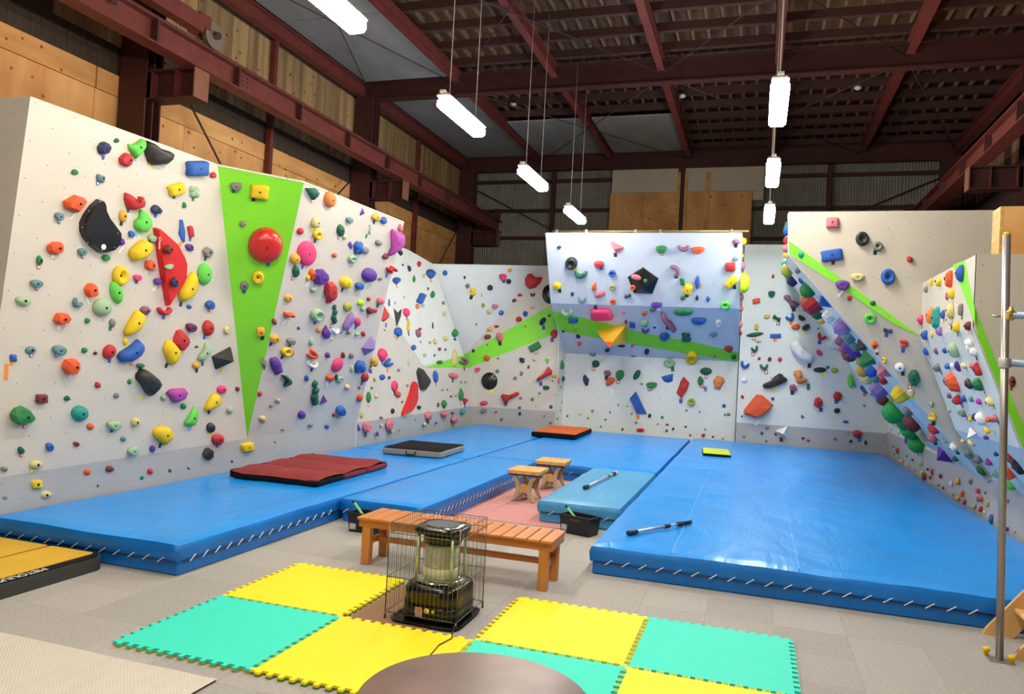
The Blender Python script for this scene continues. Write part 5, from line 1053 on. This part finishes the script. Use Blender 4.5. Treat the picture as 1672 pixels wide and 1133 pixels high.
# yellow bouldering pad with black border at the corner of the long mat
t = thing('crash_pad', (-1.9, .55, 0), 'yellow bouldering pad with a black border on the carpet against the long blue mat', 'crash pad')
def rrect(x0, x1, y0, y1, r, n=5):
    out = []
    for cx_, cy_, a0 in ((x1-r, y1-r, 0), (x0+r, y1-r, 90), (x0+r, y0+r, 180), (x1-r, y0+r, 270)):
        for k in range(n+1): a = math.radians(a0+90*k/n); out.append((cx_+r*math.cos(a), cy_+r*math.sin(a)))
    return out
MB().prism([(x, y, 0) for x, y in rrect(-1.3, .6, -.62, .66, .12)], (0, 0, .105)).build('pad_body', mat('pad_charcoal', (62, 60, 58), .8, noise=.2), t)
MB().prism([(x, y, .105) for x, y in rrect(-1.28, .585, -.605, .645, .11)], (0, 0, .006)).build('black_border', M_pb, t)
bb = t.children[-1]
M_yp = mat('pad_yellow_cloth', (218, 172, 42), .75, noise=.1, nscale=3)
MB().prism([(x, y, .111) for x, y in rrect(.03, .49, -.55, .63, .03)], (0, 0, .006)).build('yellow_panel', M_yp, t)
MB().prism([(x, y, .111) for x, y in rrect(-1.25, 0, -.55, .63, .03)], (0, 0, .006)).build('yellow_panel', M_yp, t)
cu = bpy.data.curves.new('lettering', 'FONT'); cu.body = 'METOLIUS'; cu.size = .085; cu.align_x = 'CENTER'; cu.align_y = 'CENTER'; cu.extrude = .001
cu.materials.append(M_white); o = bpy.data.objects.new('lettering_curve', cu); COL.objects.link(o); me = bpy.data.meshes.new_from_object(o.evaluated_get(bpy.context.evaluated_depsgraph_get())); bpy.data.objects.remove(o); o = link('lettering', me, M_white, bb); o.location = (.535, -.05, .1125); o.rotation_euler = (0, 0, math.radians(-90))
# ================================================================ STEEL POLE, RAILS, LADDER, WOOD BOX
M_galv = mat('galvanised_tube', (178, 172, 164), .32, metal=.75, noise=.12, nscale=5); M_gold = mat('clamp_brass', (206, 170, 86), .35, metal=.7); M_yc = mat('cap_yellow', (240, 190, 20), .5)
px_, py_ = 5.36, 2.3
lean = .0
t = thing('scaffold_pole', (px_, py_, 0), 'upright galvanised steel scaffold pole with a yellow cap and base plate', 'pole')
top = ony(1644, 384, py_); lx = (top.x-px_)/top.z
MB().tube((0, 0, .006), (top.x-px_, 0, top.z), .0245, 16).build('tube', M_galv, t)
MB().tube((top.x-px_, 0, top.z), (top.x-px_+.0005, 0, top.z+.02), .0255, 14, .018).build('yellow_cap', M_yc, t)
MB().box(-.075, .075, -.06, .06, 0, .006, ch=.002).build('base_plate', M_galv, t)
for dx, dy in ((-.065, .06), (.06, -.045)): MB().lathe([(.014, .006), (.016, .035), (.024, .04), (.024, .055), (.018, .06)], 12, (dx, dy, 0)).build('bolt_cap', M_yc, t)
for zz, nm, r in ((2.37, 'upper', .0245), (2.04, 'lower', .0245)):
    c = V((px_+lx*zz, py_, zz))
    t2 = thing('scaffold_rail', tuple(c), 'horizontal steel tube clamped to the pole, %s one with a %s fitting' % (nm, 'brass swivel' if nm == 'upper' else 'grey collar'), 'rail')
    MB().tube((.03, -.035 if nm == 'upper' else 0, 0), (1.6, -.035 if nm == 'upper' else 0, -.01), r, 14).build('tube', mat('rail_tube', (150, 166, 186), .35, metal=.6), t2)
    if nm == 'upper':
        MB().box(-.005, .05, -.05, .035, -.035, .035, ch=.012).tube((.02, -.045, .0), (.02, -.045, .055), .014, 8).build('swivel_clamp', M_gold, t2)
        MB().tube((-.03, -.01, -.01), (-.085, -.012, -.006), .007, 8).tube((-.05, -.01, -.008), (-.062, -.01, -.008), .012, 6).build('clamp_bolt', M_galv, t2)
    else: MB().lathe([(.034, -.035), (.036, -.03), (.036, .03), (.034, .035)], 16).build('collar', mat('collar_grey', (190, 186, 178), .4, metal=.4), t2)
# wooden step ladder climbing towards the wall
M_lad = plymat('ladder_pine', (228, 186, 120), (206, 156, 90), (1, 6, 1), .55, True)
t = thing('wooden_steps', (5.6, 2.6, 0), 'pale pine step ladder beside the steel pole and widest blue mat', 'steps')
sl = 1.35
for yy in (2.36, 2.86):
    x0 = 5.4 if yy > 2.6 else 5.46
    MB().prism([(x0, yy, 0), (x0+.2, yy, 0), (x0+.2+1.0, yy, sl), (x0+1.0+.02, yy, sl+.02), (x0+.02, yy, .05)], (0, .03, 0)).build('stringer', M_lad, t, origin=t.location)
for k in range(5):
    zz = .2+.24*k; xx = 5.43+zz/sl; MB().box(xx+.02, xx+.2, 2.39, 2.86, zz, zz+.03, ch=.003).build('tread', M_lad, t, origin=t.location)
t = thing('plywood_box', (6.2, 4.3, 3.07), 'pale plywood box standing on top of the short wall end behind the pole', 'box')
MB().box(-.44, 1.2, -.16, -.14, 0, .44).build('front_board', M_ply2, t); MB().box(-.47, -.44, -.16, .08, 0, .44).build('side_board', M_stop, t); MB().box(-.44, 1.2, -.14, .08, .42, .44).build('top_board', M_ply2, t)
# scaffold rail along the top of the overhang
t = thing('scaffold_rail', (1.1, 12.95, 4.86), 'thin steel tube with clamps along the top of the white overhang', 'rail')
MB().tube((-2.0, 0, 0), (2.3, 0, 0), .02, 10).build('tube', mat('rail_tube_worn', (170, 150, 110), .4, metal=.5), t)
for xx in (-1.9, -1.2, -.1, .45, 1.95): MB().box(xx-.03, xx+.03, -.03, .03, -.07, .04, ch=.008).build('clamp', M_galv, t)
